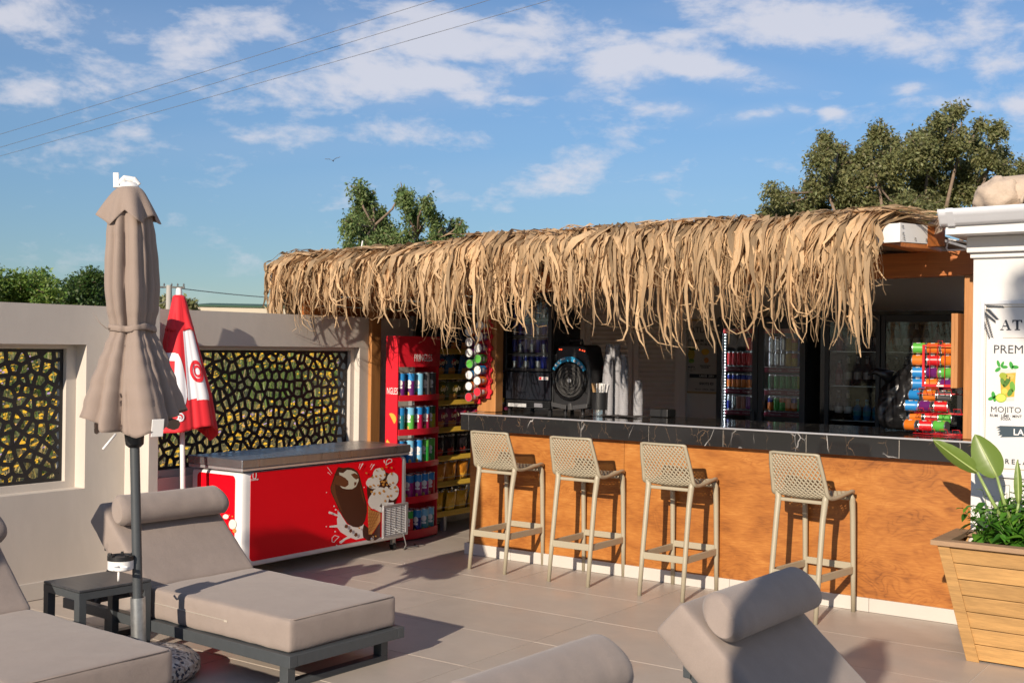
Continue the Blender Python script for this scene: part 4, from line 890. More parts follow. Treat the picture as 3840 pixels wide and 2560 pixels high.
MB().slab([(FX, y, z) for y, z in rrect(Y0+.075, Y1-.07, .135, .755, .035)], (1, 0, 0), .0015).build('front_sticker', red_m, t)
MB().slab([(x, Y0, z) for x, z in reversed(rrect(FX-.47, FX-.07, .135, .735, .035))], (0, -1, 0), .0015).build('side_sticker', red_m, t)
# printed pictures on the front, drawn from photo pixels onto the front plane
AZ = Zm(1180, 1700, 380/1568)
_lay = [0]
def decal(name, pts, m_, z=AZ, plane=None, parent=fz):
    _lay[0] += 1; off = .0018+.00011*_lay[0]
    P3 = [onx(z(*p), FX+off) for p in pts]
    ar = sum(P3[i].y*P3[(i+1) % len(P3)].z-P3[(i+1) % len(P3)].y*P3[i].z for i in range(len(P3)))
    if ar < 0: P3.reverse()
    return MB().add(P3, [tuple(range(len(P3)))]).build(name, m_, parent)
def blob(cx_, cy_, rx, ry, n=18, rot=0, wob=0, seed=0):
    return [(cx_+(rx*math.cos(a_)*math.cos(rot)-ry*math.sin(a_)*math.sin(rot))*(1+wob*noise.noise(V((math.cos(a_)*2, math.sin(a_)*2, seed)))), cy_+(rx*math.cos(a_)*math.sin(rot)+ry*math.sin(a_)*math.cos(rot))*(1+wob*noise.noise(V((math.cos(a_)*2, math.sin(a_)*2, seed))))) for a_ in [2*math.pi*k/n for k in range(n)]]
choc = paint((.055, .014, .008)); choc2 = paint((.13, .040, .016)); cream = paint((.74, .72, .66)); nut = paint((.58, .27, .06)); cone = paint((.55, .25, .07)); cone2 = paint((.38, .14, .035)); milk = paint((.78, .74, .70)); vanilla = paint((.62, .60, .48))
decal('milk_splash', [(355, 870), (400, 930), (500, 1090), (640, 1140), (760, 1090), (760, 1300), (640, 1330), (560, 1300), (480, 1330), (410, 1390), (385, 1360), (440, 1320), (510, 1280), (400, 1210), (350, 1140), (250, 1140), (250, 1115), (350, 1100), (345, 1010), (360, 970), (290, 950), (220, 920), (225, 890), (270, 905), (355, 945)], milk)
decal('chocolate_bar', [(368, 205), (440, 222), (520, 210), (600, 228), (660, 275), (690, 330), (720, 440), (770, 640), (805, 790), (808, 900), (780, 1030), (740, 1110), (670, 1140), (590, 1130), (510, 1080), (440, 980), (370, 850), (300, 700), (250, 590), (245, 520), (270, 440), (310, 320), (340, 250)], choc)
decal('chocolate_highlight', [(320, 330), (300, 420), (270, 480), (252, 540), (275, 620), (330, 740), (400, 870), (430, 900), (370, 740), (330, 620), (315, 500), (325, 400)], choc2)
decal('ice_cream_bite', [(375, 290), (440, 300), (500, 250), (570, 255), (640, 290), (675, 340), (680, 420), (640, 510), (580, 548), (500, 550), (430, 535), (390, 500), (480, 510), (525, 480), (520, 420), (460, 370), (385, 330)], vanilla)
decal('chocolate_shard', [(330, 340), (400, 335), (480, 380), (525, 440), (515, 490), (470, 520), (400, 500), (330, 480), (312, 420)], choc2)
decal('chocolate_shard', [(560, 320), (620, 300), (670, 330), (680, 380), (640, 400), (600, 370)], choc2)
decal('chocolate_shard', [(610, 440), (650, 440), (640, 480), (615, 500)], choc2)
decal('bar_sheen', [(700, 460), (730, 560), (770, 720), (775, 800), (745, 700), (710, 560)], choc2)
decal('chocolate_pool', [(760, 1090), (830, 1150), (900, 1240), (1015, 1060), (1015, 1290), (940, 1340), (820, 1345), (750, 1290), (740, 1190)], choc)
decal('wafer_cone', [(825, 790), (870, 870), (960, 905), (1018, 905), (1018, 1040), (880, 1250), (835, 1245), (825, 1000)], cone)
for k in range(7): decal('cone_line', [(828, 860+k*58), (1010-k*14, 905+k*40), (1010-k*14, 913+k*40), (828, 872+k*58)], cone2)
for k in range(5): decal('cone_line', [(850+k*38, 880+k*5), (835, 1000+k*55), (838, 1010+k*55), (860+k*38, 884+k*5)], cone2)
decal('chocolate_coat', blob(1045, 590, 235, 320, 30, -.12, .05), choc)
for (a_, b_, c_, d_, r_) in ((1000, 320, 98, 98, 0), (1205, 395, 88, 105, .2), (905, 455, 110, 90, .2), (940, 720, 105, 140, .5), (1215, 600, 85, 125, .2), (1095, 680, 58, 175, .12), (985, 600, 115, 70, -.45), (990, 850, 130, 38, .42)):
    decal('ice_cream_petal', blob(a_, b_, c_, d_, 20, r_, .10, a_), cream)
rn = random.Random(5)
for (a_, b_) in ((1075, 440), (1040, 430), (1110, 420), (1060, 480), (1085, 330), (1020, 340), (950, 350), (895, 365), (985, 490), (915, 490), (1005, 610), (920, 620), (880, 590), (1070, 580), (1165, 470), (1170, 540), (1210, 450), (1130, 660), (1180, 650), (1090, 730), (860, 510), (1190, 310), (960, 260), (1240, 520), (1045, 235), (1010, 390), (1120, 480), (1265, 580)):
    decal('nut_piece', blob(a_, b_, rn.uniform(14, 27), rn.uniform(11, 21), 6, rn.uniform(0, 3), .3, a_), nut)
for (a_, b_) in ((800, 300), (1110, 205), (1192, 218), (945, 1275), (690, 1150)): decal('nut_piece', blob(a_, b_, 18, 14, 5, .6, .3, a_), nut)
for (a_, b_) in ((490, 1125), (557, 1190), (640, 1252)): decal('chocolate_chunk', blob(a_, b_, 28, 34, 5, .4, .3, a_), choc2)
for P_ in ([(190, 205), (205, 212), (272, 308), (262, 304)], [(196, 290), (210, 288), (256, 332), (246, 328)], [(735, 148), (756, 152), (697, 248), (692, 246)], [(700, 152), (708, 154), (684, 228), (680, 226)], [(932, 162), (905, 170), (862, 255), (872, 250)], [(895, 152), (880, 158), (855, 212), (862, 208)], [(1070, 98), (1080, 100), (1090, 138), (1080, 148), (1066, 125)]): decal('white_stroke', P_, white_ink)
for (a_, b_, r_) in ((300, 812, 12), (325, 866, 14), (180, 1126, 9), (316, 1204, 12), (342, 1420, 14), (183, 600, 8), (765, 520, 9), (240, 1128, 14), (232, 912, 20), (400, 1368, 20)): decal('milk_drop', blob(a_, b_, r_, r_, 10), milk)
def outline(name, pts, wd, m_):
    k = len(pts)
    for i in range(k):
        a_, b_ = V((*pts[i], 0)), V((*pts[(i+1) % k], 0)); d_ = (b_-a_).normalized(); n_ = V((-d_.y, d_.x, 0))*wd
        decal(name, [(a_-n_)[:2], (b_-n_)[:2], (b_+n_)[:2], (a_+n_)[:2]], m_); _lay[0] -= 1
outline('white_stroke', [(1100, 175), (1112, 110), (1150, 78), (1192, 90), (1195, 125), (1150, 145)], 5, white_ink); _lay[0] += 1
outline('white_stroke', [(268, 1360), (270, 1300), (310, 1262), (378, 1285), (330, 1330), (300, 1370)], 5, white_ink); _lay[0] += 1
decal('barcode_sticker', [(1105, 760), (1222, 752), (1228, 800), (1130, 838)], white_ink)
for k in range(7): decal('barcode_bar', [(1122+k*11, 785), (1127+k*11, 785), (1129+k*11, 818), (1124+k*11, 818)], black_pl); _lay[0] -= 1
_lay[0] += 1
text('cabinet_mark', 'U', .060, white_ink, fz, onx((700+416*.6124, 1600+303*.6124), FX+.003), (0, 1, 0), (0, 0, 1), ext=.0003, bold=.0008)
text('cabinet_mark', 'Unilever', .022, white_ink, fz, onx((700+416*.6124, 1600+322*.6124), FX+.003), (0, 1, 0), (0, 0, 1), ext=.0003)
# side picture remnants: cone tops low on the side sticker
BZ = Zm(400, 1700, 600/1882)
for (a_, b_, c_, d_, m_) in ((1400, 740, 35, 28, cream), (1480, 830, 45, 60, cream), (1500, 905, 20, 26, nut), (1440, 775, 12, 9, choc), (1478, 738, 9, 8, nut), (1440, 722, 7, 6, nut)):
    _lay[0] += 1; P3 = [ony(BZ(*p), Y0-.002-.0002*_lay[0]*.3) for p in blob(a_, b_, c_, d_, 14, 0, .1, a_)]; MB().add(P3, [tuple(range(len(P3)))]).build('side_picture', m_, fz)
# grille
gy0, gy1, gz0, gz1 = onx(AZ(1020, 1100), FX).y, onx(AZ(1400, 1100), FX).y, .125, .385
gr = MB(); e = .018
gr.box(FX+.012, FX+.030, gy0, gy1, gz0, gz0+e); gr.box(FX+.012, FX+.030, gy0, gy1, gz1-e, gz1); gr.box(FX+.012, FX+.030, gy0, gy0+e, gz0+e, gz1-e); gr.box(FX+.012, FX+.030, gy1-e*1.6, gy1, gz0+e, gz1-e); gr.build('grille_frame', alu, fz, bevel=.002)
MB().box(FX+.014, FX+.0165, gy0+.002, gy1-.002, gz0+.002, gz1-.002).build('grille_back', black_pl, fz)
for k in range(16): z = gz0+.026+k*(gz1-gz0-.052)/15; MB().obox((FX+.024, (gy0+gy1)/2-.005, z), (.003, 0, -.002), (0, (gy1-gy0)/2-.026, 0), (0, 0, .0016)).build('grille_slat', white_enamel, fz)
for k in range(1, 4): y = gy0+e+k*(gy1-gy0-e*2.6)/4; MB().box(FX+.027, FX+.029, y-.002, y+.002, gz0+e, gz1-e).build('grille_bar', alu, fz)
lk = onx(AZ(860, 1335), FX)
MB().lathe([(.017, 0), (.017, .006), (.012, .010), (.006, .010), (.005, .006), (0, .006)], 16, M=Matrix.Translation((FX+.016, lk.y, lk.z+.012)) @ Matrix.Rotation(R_(90), 4, 'Y')).build('lock', chrome, fz, angle=40)
for (x, y) in ((FX-.06, Y0+.09), (FX-.06, Y1-.10), (FX-.48, Y0+.09), (FX-.48, Y1-.10)):
    cs = MB().lathe([(.028, -.012), (.030, 0), (.028, .012)], 14, M=Matrix.Translation((x, y, .030)) @ Matrix.Rotation(R_(90), 4, 'X')); cs.build('caster', black_pl, fz, angle=40); MB().box(x-.012, x+.012, y-.02, y+.02, .045, .094).build('caster_fork', galv, fz)
MB().tube([(FX+.04, 7.03, .19), (FX+.07, 7.10, .15), (FX+.06, 7.15, .05), (FX+.02, 7.17, .008), (FX-.02, 7.25, .006), (FX+.01, 7.36, .006), (FX-.08, 7.42, .006)], .005, 6).build('power_cord', paint((.25, .25, .25)), fz, smooth=True)
# ------------------------------------------------------------------ zoom frames of the photo used below
R5 = Zm(1300, 1140, 600/1045); R6 = Zm(1700, 1000, 800/1792); R7 = Zm(2400, 1000, 800/1792); R8 = Zm(3100, 1000, 740/1568); Q2 = Zm(2600, 1560, 1240/1944); Q3 = Zm(3300, 600, 540/1568); PZ = Zm(1440, 1240, 260/1019); CZ = Zm(3540, 1100, 300/713); KZ = Zm(2650, 1180, 450/1604)
silver = paint((.62, .62, .62), .25, .9); white_p = paint((.75, .75, .74)); skin_y = paint((.62, .38, .08))
# ------------------------------------------------------------------ cans
def can_mesh(kind, c1, c2=None, c3=None):
    """printed tin: kind 'tube' (crisp tube), 'tin' (short crisp tin) or 'drink'"""
    c2 = c2 or c1; c3 = c3 or white_p; m_ = MB(); n = 20
    if kind == 'tube': h, r = .228, .0375
    elif kind == 'tin': h, r = .088, .036
    else: h, r = .128, .029
    if kind == 'drink': prof = [(r*.78, 0, 0), (r*.82, .003, 0), (r, .012, 1), (r, h*.35, 1), (r, h*.62, 2), (r, h*.84, 2), (r, h-.012, 0), (r*.84, h-.002, 0), (r*.84, h, 0), (r*.76, h-.003, 0), (0, h-.003, 0)]
    else: prof = [(r, 0, 0), (r*1.02, .003, 0), (r, .006, 1), (r, h*.30, 1), (r, h*.70, 2), (r, h*.92, 2), (r, h-.006, 0), (r*1.05, h-.006, 0), (r*1.05, h, 0), (r*.92, h, 0), (r*.90, h-.002, 4), (0, h-.002, 4)]
    m_.lathe(prof, n, capt=False)
    if kind != 'drink':      # white oval, name band and a yellow crisp printed on one side
        for i, f in enumerate(m_.f):
            if len(f) != 4: continue
            c = sum((V(m_.v[q]) for q in f), V())/4; a = math.degrees(math.atan2(c.y, c.x)); zz_ = c.z/h
            pass
        def patch(a0, a1, z0, z1, mi, off=.0006, oval=False):
            nA = 6; nZ = 6 if oval else 1; o = len(m_.v)
            for j in range(nZ+1):
                zf = j/nZ; hw_ = math.sqrt(max(0.0, 1-(2*zf-1)**2)) if oval else 1
                for k in range(nA+1):
                    a = R_((a0+a1)/2+(a1-a0)/2*hw_*(2*k/nA-1)); m_.v.append(((r+off)*math.cos(a), (r+off)*math.sin(a), h*(z0+(z1-z0)*zf)))
            for j in range(nZ):
                for k in range(nA): b = o+j*(nA+1)+k; m_.f.append((b, b+1, b+nA+2, b+nA+1)); m_.m.append(mi)
        for base in (0, 180):
            patch(base-34, base+34, .50, .74, 3, .0006, True); patch(base-30, base+30, .42, .50, 3, .0008); patch(base-28, base+10, .10, .30, 5, .0006, True)
    return m_.mesh('can', [silver, c1, c2, c3, white_p, skin_y], True)
_cm = {}
def can(kind, c1, c2, loc, rot, name, label, cat, group, m4=None):
    k = (kind, c1.name, c2.name, m4.name if m4 else '')
    if k not in _cm:
        _cm[k] = can_mesh(kind, c1, c2)
        _cm[k].set_sharp_from_angle(angle=R_(40))
        if m4: _cm[k].materials[4] = m4
    return T(place(_cm[k], name, loc, rot), label, cat, group)
BL = paint((.02, .22, .55)); LB = paint((.18, .48, .70)); PU = paint((.13, .015, .14)); GY = paint((.08, .08, .085)); TE = paint((.02, .20, .25)); GR = paint((.03, .32, .05)); CR = paint((.38, .01, .06)); RD = paint((.55, .01, .015)); OR = paint((.70, .17, .015)); MG = paint((.35, .02, .20)); YG = paint((.35, .40, .02)); DG = paint((.01, .08, .03)); YE = paint((.65, .42, .02)); BK = paint((.02, .018, .018)); SV = paint((.45, .46, .48), .25, .8); DB = paint((.008, .02, .20), .25, .4); PK = paint((.35, .12, .08)); LG = paint((.10, .42, .06))
# ------------------------------------------------------------------ red crisp stand
t = thing('crisp_stand', 'tall red crisp stand with five curved shelves beside the freezer', 'stand', (0, 0, 0))
XF, XB, YA, YB = -6.400, -6.542, 7.400, 7.935
MB().box(XB, XF-.01, YA-.012, YA, 0, 1.735).build('side_panel', red_stand, t); MB().box(XB, XF-.02, YB, YB+.012, 0, 1.735).build('side_panel', red_stand, t); MB().box(XB-.012, XB, YA-.012, YB+.012, 0, .60).build('back_panel', red_stand, t)
MB().box(XB, XB+.01, YB-.17, YB, .6, 1.5).build('back_panel', red_stand, t)
def curved(z0, z1, x_in, bul, th, name, m_, par):
    q = MB(); n_ = 16; vs = []
    for k in range(n_+1):
        s_ = k/n_; y = YA+(YB-YA)*s_; x = x_in+bul*math.sin(math.pi*s_); vs += [(x, y, z0), (x, y, z1), (x-th, y, z1), (x-th, y, z0)]
    fs = []
    for k in range(n_): fs += [(4*k+a, 4*k+(a+1) % 4, 4*k+4+(a+1) % 4, 4*k+4+a) for a in range(4)]
    q.add(vs, fs+[(3, 2, 1, 0), tuple(4*n_+a for a in range(4))]); return q.build(name, m_, par, smooth=False)
hd = curved(1.474, 1.735, XF, .035, .008, 'header', red_stand, t)
MB().box(XB, XF-.005, YA, YB, 1.715, 1.733).build('top_panel', red_stand, t)
lips = [(1.186, 1.236), (.896, .948), (.616, .664), (.318, .375), (.015, .088)]
for (a, b) in lips:
    sh = curved(a, b, XF, .045, .006, 'shelf_lip', red_stand, t)
    q = MB(); n_ = 12; P_ = [(XF-.008+.045*math.sin(math.pi*k/n_), YA+(YB-YA)*k/n_, a+.004) for k in range(n_+1)]+[(XB+.004, YB, a+.004), (XB+.004, YA, a+.004)]; q.slab(P_, (0, 0, 1), .006); q.build('shelf', red_stand, t)
p = onx(PZ(576, 402), XF+.04); text('lettering', 'PRINGLES', .088, white_ink, t, (XF+.046, p.y-.005, p.z), (0.02, 1, 0), (0, 0, 1), sx=.62)
p = ony(PZ(104, 888), YA-.013); text('lettering', 'NGLES', .080, white_ink, t, (p.x+.014, YA-.0135, p.z), (1, 0, 0), (0, 0, 1), sx=.52)
for z_, fl_ in ((1.035, 1), (.83, -1)):
    MB().slab([(x, YA-.0125, z) for x, z in reversed([(-6.475+.055*math.cos(a), z_+.050*math.sin(a)) for a in [k*.42*fl_-.9 for k in range(8)]]+[])], (0, -1, 0), .001).build('crisp_print', paint((.72, .42, .06)), t)
rowc = [[(BL, PU), (BL, PU), (LB, LB), (GY, GY), (GY, GY)], [(BL, TE), (LB, LG), (BL, CR), (BL, CR), (DG, YG)], [(BL, BL), (LB, BL), (BL, LB), (LG, GR), (LG, GR)], [(OR, CR), (BL, MG), (BL, MG), (BL, MG), (BL, RD)], [(RD, RD), (GR, RD), (BL, DB), (LB, TE), (LB, TE)]]
words = {BL: 'blue topped', LB: 'light blue', GY: 'grey', DG: 'green and yellow', LG: 'green', OR: 'orange', RD: 'red', GR: 'green and red'}
shn = ['top', 'second', 'third', 'fourth', 'lowest']
for r_, row in enumerate(rowc):
    for k, (ct, cb) in enumerate(row):
        s_ = (k+.5)/5; y = YA+.012+(YB-YA-.024)*s_; x = XF-.052+.042*math.sin(math.pi*s_)
        can('tube', cb, ct, (x, y, lips[r_][0]+.0105), (0, 0, R_(-55+random.uniform(-25, 25))), 'crisp_tube', '%s crisp tube in front row on %s shelf of red stand' % (words[ct], shn[r_]), 'crisp tube', 'crisp tubes on the red stand')
        if r_ != 4 or k < 3: can('tube', cb, ct, (x-.078, y+.012, lips[r_][0]+.0105), (0, 0, R_(random.uniform(0, 360))), 'crisp_tube', '%s crisp tube in the back row on %s shelf of red stand' % (words[ct], shn[r_]), 'crisp tube', 'crisp tubes on the red stand')
# ------------------------------------------------------------------ crisp bag shelving
t = thing('snack_shelving', 'grey wire snack shelving with yellow price strips full of crisp bags', 'shelving', (0, 0, 0)); sx0, sx1, sy0, sy1 = -6.78, -6.47, 7.985, 9.35
rackm = paint((.35, .35, .36), .4, .5)
MB().box(sx0, sx0+.012, sy0, sy1, .14, 1.90).build('back_panel', BK, t)
for y in (sy0, sy1): MB().box(sx0, sx0+.04, y-.02, y+.02, 0, 1.92).build('upright', rackm, t)
for y in (8.14, 9.2): MB().box(sx0, sx1-.01, y-.02, y+.02, .10, .14).build('foot', rackm, t); MB().box(sx1-.05, sx1-.01, y-.018, y+.018, 0, .10).build('foot', rackm, t)
MB().box(sx1-.03, sx1, sy0, sy1, .132, .152).build('base_rail', rackm, t)
strips = [1.62, 1.393, 1.16, .919, .665, .435, .17]
nm = [('dark blue', (.02, .025, .05), (.55, .20, .04)), ('blue', (.03, .10, .22), (.62, .27, .05)), ('olive green', (.10, .12, .025), (.50, .25, .05)), ('pink', (.22, .035, .09), (.55, .22, .06)), ('black', (.018, .015, .018), (.45, .04, .02)), ('orange', (.50, .19, .02), (.70, .36, .04)), ('yellow', (.62, .34, .02), (.75, .50, .06))]
def bag_mesh(c1, c2, c3, hasl):
    m_ = MB(); nu, nv = 12, 16; W_, H_ = .165, .215
    def f(sg):
        def g_(u, v):
            a, b = 2*u-1, 2*v-1; th_ = .036*(1-abs(a)**2.6)*(1-abs(b)**3.2)*(1+.25*noise.noise(V((a*2.2, b*2.2, sg*3))))
            return (a*W_/2*(1-.06*(1-b*b)), sg*th_+.003*noise.noise(V((a*5, b*5, 7))), H_/2*(b+1)+.003*math.sin(a*30)*(abs(b) > .95))
        return g_
    for sg in (-1, 1):
        m_.grid(f(sg), nu, nv)
    for i, fc in enumerate(m_.f):
        c = sum((V(m_.v[q]) for q in fc), V())/4; a, b = c.x/(W_/2), c.z/H_*2-1
        d = noise.noise(V((a*3, b*3, 5)))*.25
        if (a+.05)**2/.42+(b+.42)**2/.13+d < 1: m_.m[i] = 1
        elif abs(b) > .93: m_.m[i] = 2
        elif (a-.1)**2/.28+(b-.35)**2/.06+d*.4 < 1 and hasl: m_.m[i] = 3
    return m_.mesh('crisp_bag', [mat('foil_%s' % c1.name, c1.node_tree.nodes['Principled BSDF'].inputs['Base Color'].default_value[:3], .22, bump=[(22, .5), (60, .3)], var=(14, .25)), c2, silver, c3], True)
for r_, zs in enumerate(strips):
    a, c1, c2 = nm[r_]; ps = MB().obox((sx1+.004, (sy0+sy1)/2, zs-.012), (.002, 0, .004), (0, (sy1-sy0)/2, 0), (-.008, 0, .020)); ps.build('price_strip', yellow_strip, t)
    MB().box(sx0+.012, sx1, sy0, sy1, zs-.032, zs-.026).build('shelf', rackm, t)
    MB().tube([(sx1, sy0, zs+.045), (sx1, sy1, zs+.045)], .002, 5).build('shelf_wire', rackm, t)
    bm_ = bag_mesh(paint(c1), paint(c2, .45), [RD, RD, YE, RD, RD, BK, BK][r_], r_ in (1, 2, 3))
    for k in range(7):
        y = sy0+.085+k*.172
        o = place(bm_, 'crisp_bag', (sx1-.055+random.uniform(-.012, .008), y, zs-.024), (R_(random.uniform(-4, 4)), R_(0), R_(90+random.uniform(-8, 8)))); o.rotation_euler.x += R_(8); o.scale = (1, 1, 1.0 if r_ else 1.05)
        T(o, '%s crisp bag on the %s shelf of the snack shelving' % (a, ['top', 'second', 'third', 'fourth', 'fifth', 'sixth', 'lowest'][r_]), 'crisp bag', 'crisp bags on the snack shelving')
        if r_ in (1, 2, 3) and k < 4: text('bag_lettering', "Lay's", .052, paint((.75, .68, .45)), o, (.012, -.040, .145), (1, 0, .12), (-.12, 0, 1), ext=.001, bold=.001)
    for k in range(5):
        y = sy0+.12+k*.22; o = place(bm_, 'crisp_bag', (sx1-.15, y, zs-.024), (R_(6), 0, R_(92))); T(o, '%s crisp bag in the second row on the %s shelf of the snack shelving' % (a, ['top', 'second', 'third', 'fourth', 'fifth', 'sixth', 'lowest'][r_]), 'crisp bag', 'crisp bags on the snack shelving')
# ------------------------------------------------------------------ red can dispenser on the post
t = thing('can_dispenser', 'red scalloped dispenser strip screwed to the bar post', 'dispenser', (0, 0, 0))
yD = 7.475
colA = [(800, 178), (800, 248), (800, 318), (803, 390), (800, 462), (798, 535), (797, 607)]; colB = [(870, 140), (866, 210), (858, 287), (857, 357), (855, 430), (853, 500), (853, 573)]
def strip_plate(colp, dx_):
    m_ = MB(); cs = [ony(R5(*p), yD) for p in colp]; xs_ = sum(c.x for c in cs)/len(cs)+dx_
    q = []
    for c in cs:
        for k in range(9): a = R_(-90+180*k/8); q.append((xs_+.038*math.cos(a)*1.0, yD+.098, c.z+.038*math.sin(a)))
    q.sort(key=lambda p_: 0) 
    zt_, zb_ = cs[0].z+.05, cs[-1].z-.055
    poly = [(xs_-.04, yD+.098, zb_), (xs_+.02, yD+.098, zb_)]
    for c in reversed(cs):
        for k in range(9): a = R_(-90+180*k/8); poly.append((xs_+.020+.020*math.cos(a), yD+.098, c.z+.0225*math.sin(a)))
    poly += [(xs_+.01, yD+.098, zt_), (xs_-.04, yD+.098, zt_)]
    m_.slab(poly, (0, 1, 0), .014); return m_
strip_plate(colB, .028).build('scalloped_plate', red_stand, t); strip_plate(colA, .022).build('scalloped_plate', red_stand, t)
lidc = [(silver, OR, 'silver'), (silver, PU, 'silver'), (silver, PU, 'silver'), (GR, GR, 'green'), (silver, BL, 'silver'), (silver, OR, 'silver'), (RD, RD, 'red')]
for ci, colp in enumerate((colA, colB)):
    for k, p_ in enumerate(colp):
        c = ony(R5(*p_), yD); lm, bm_, wd = lidc[k]
        m4 = white_p if lm is silver else (LG if lm is GR else paint((.70, .03, .05)))
        o = can('tin', bm_, bm_, (c.x, yD+.085, c.z), (R_(90), 0, 0), 'crisp_tin', '%s lidded small crisp tin held in the red dispenser on the post' % wd, 'crisp tin', 'small crisp tins in the post dispenser', m4)
# ------------------------------------------------------------------ counter-top drinks cooler
t = thing('counter_cooler', 'small black glass door cooler with blue and silver energy drink cans on the counter', 'cooler', (0, 0, 0))
x0, x1, y0, y1 = -5.595, -5.115, 7.76, 8.20
b = MB(); b.box(x0, x0+.03, y0+.03, y1, 1.16, 2.10); b.box(x1-.03, x1, y0+.03, y1, 1.16, 2.10); b.box(x0+.03, x1-.03, y1-.02, y1, 1.2, 2.08); b.box(x0+.03, x1-.03, y0+.03, y1-.02, 2.06, 2.10); b.box(x0+.03, x1-.03, y0+.03, y1-.02, 1.16, 1.455); b.build('cabinet', black_pl, t, bevel=.004)
d = MB(); d.box(x0, x0+.035, y0, y0+.028, 1.462, 2.10); d.box(x1-.035, x1, y0, y0+.028, 1.462, 2.10); d.box(x0+.035, x1-.035, y0, y0+.028, 2.06, 2.10); d.box(x0+.035, x1-.035, y0, y0+.028, 1.462, 1.485); dd = d.build('door', black_pl, t, bevel=.003)
MB().box(x0+.035, x1-.035, y0+.010, y0+.014, 1.485, 2.06).build('pane', glass, dd)
MB().box(x0-.012, x0-.0005, y0+.002, y0+.026, 1.66, 1.76).build('handle', black_pl, dd)
MB().box(x0+.004, x1-.004, y0+.004, y0+.026, 1.230, 1.452).build('lower_panel', paint((.014, .016, .022), .18), t, bevel=.004)
for k in range(4): MB().box(x0+.01, x1-.01, y0+.008, y0+.022, 1.165+k*.015, 1.173+k*.015).build('vent_slat', black_pl, t)
MB().box(x1-.16, x1-.08, y0+.002, y0+.010, 1.172, 1.204).build('display', paint((.2, .2, .22)), t)
MB().box(x0+.06, x0+.24, y0+.002, y0+.008, 1.168, 1.196).build('label_plate', paint((.5, .5, .5)), t)
p = ony(R6(757, 937), y0); MB().box(p.x-.045, p.x+.045, y0-.0005, y0+.004, p.z-.012, p.z+.012).build('badge', white_p, t); MB().box(p.x-.042, p.x-.018, y0-.0015, y0-.0006, p.z-.010, p.z+.010).build('badge', RD, t); text('badge_lettering', 'SEBANCO', .013, RD, t, (p.x+.013, y0-.001, p.z), (1, 0, 0), (0, 0, 1), ext=.0002)
for sx_ in (x0+.04, x1-.04):
    for sy_ in (y0+.06, y1-.05): MB().box(sx_-.012, sx_+.012, sy_-.012, sy_+.012, CT, 1.162).build('foot', black_pl, t)
rz_ = [1.464, 1.602, 1.745, 1.885]
for k, z_ in enumerate(rz_):
    if k: MB().box(x0+.031, x1-.031, y0+.04, y1-.03, z_-.008, z_-.004).build('shelf', galv, t)
    for r2 in range(2):
        for i in range(7):
            xx = x0+.065+i*.058; bl = (i+k) % 2
            can('drink', SV if not bl else DB, DB, (xx, y0+.085+r2*.066, z_), (0, 0, i), 'drink_can', 'blue and silver drink can in %s of the counter cooler, %s shelf' % (['front row', 'back row'][r2], ['lowest', 'second', 'third', 'top'][k]), 'drink can', 'energy drink cans in the counter cooler')
# ------------------------------------------------------------------ round karaoke speaker
t = thing('speaker', 'black portable speaker with round grille and blue control arc on the counter', 'speaker', (0, 0, 0))
sc_ = ony(R6(962, 955), 7.76); cx_, cz_ = sc_.x, sc_.z
out = [(-.135, .265), (-.12, .285), (.12, .285), (.135, .265), (.185, .08), (.193, -.06), (.175, -.19), (.14, -.225), (-.14, -.225), (-.175, -.19), (-.193, -.06), (-.185, .08)]
MB().slab([(cx_+a, 7.80, cz_+b_) for a, b_ in reversed(out)], (0, 1, 0), .25).build('cabinet', black_pl, t, bevel=.022, seg=4)
MY = lambda y: Matrix.Translation((cx_, y, cz_)) @ Matrix.Rotation(R_(90), 4, 'X')
MB().lathe([(.158, -.02), (.158, .022), (.150, .030), (.142, .022), (.142, .0)], 40, M=MY(7.80), capb=False, capt=False).build('grille_ring', black_gl, t, angle=40)
gp = [];
for k in range(5): r_ = .138-.027*k; gp += [(r_, .008), (r_-.006, .018), (r_-.016, .018), (r_-.022, .008)]
MB().lathe(gp+[(.014, .014), (.0, .014)], 40, M=MY(7.80), capb=False, capt=False).build('grille', mat('speaker_mesh', (.028, .027, .026), .38, bump=(400, .4)), t, angle=30)
MB().lathe([(.016, .012), (.016, .021), (.013, .024), (0, .024)], 20, M=MY(7.80)).build('centre_cap', paint((.5, .5, .5)), t, angle=40)
arc = MB(); n_ = 20
for k in range(n_+1):
    a = R_(30+120*k/n_); 
    for r_ in (.150, .178+.012*math.sin(math.pi*k/n_)): arc.v.append((cx_+r_*math.cos(a), 7.772, cz_+r_*math.sin(a)))
for k in range(n_): arc.f.append((2*k, 2*k+1, 2*k+3, 2*k+2)); arc.m.append(0)
ar_ = arc.build('control_arc', sky_blue_m, t); so = ar_.modifiers.new('t', 'SOLIDIFY'); so.thickness = .012
for a in (42, 56, 70, 124, 136): MB().lathe([(.011, 0), (.011, .006), (0, .008)], 12, M=Matrix.Translation((cx_+.166*math.cos(R_(a)), 7.771, cz_+.166*math.sin(R_(a)))) @ Matrix.Rotation(R_(90), 4, 'X')).build('knob', paint((.6, .62, .65)), t)
text('lettering', 'AKAI', .020, white_ink, t, (cx_-.055, 7.7715-.0015, cz_+.168), (.94, 0, .30), (-.3, 0, .94), bold=.0006)
text('lettering', 'AKAI', .009, ink, t, (cx_, 7.7755, cz_), (1, 0, 0), (0, 0, 1), ext=.0003)
for (a, b_) in ((-.088, .245), (-.105, .245), (.128-.0, .235), (.11, .240), (.085, .245)): MB().lathe([(.006, 0), (.006, .004), (0, .005)], 8, M=Matrix.Translation((cx_+a, 7.7985, cz_+b_)) @ Matrix.Rotation(R_(90), 4, 'X')).build('light', led_red, t)
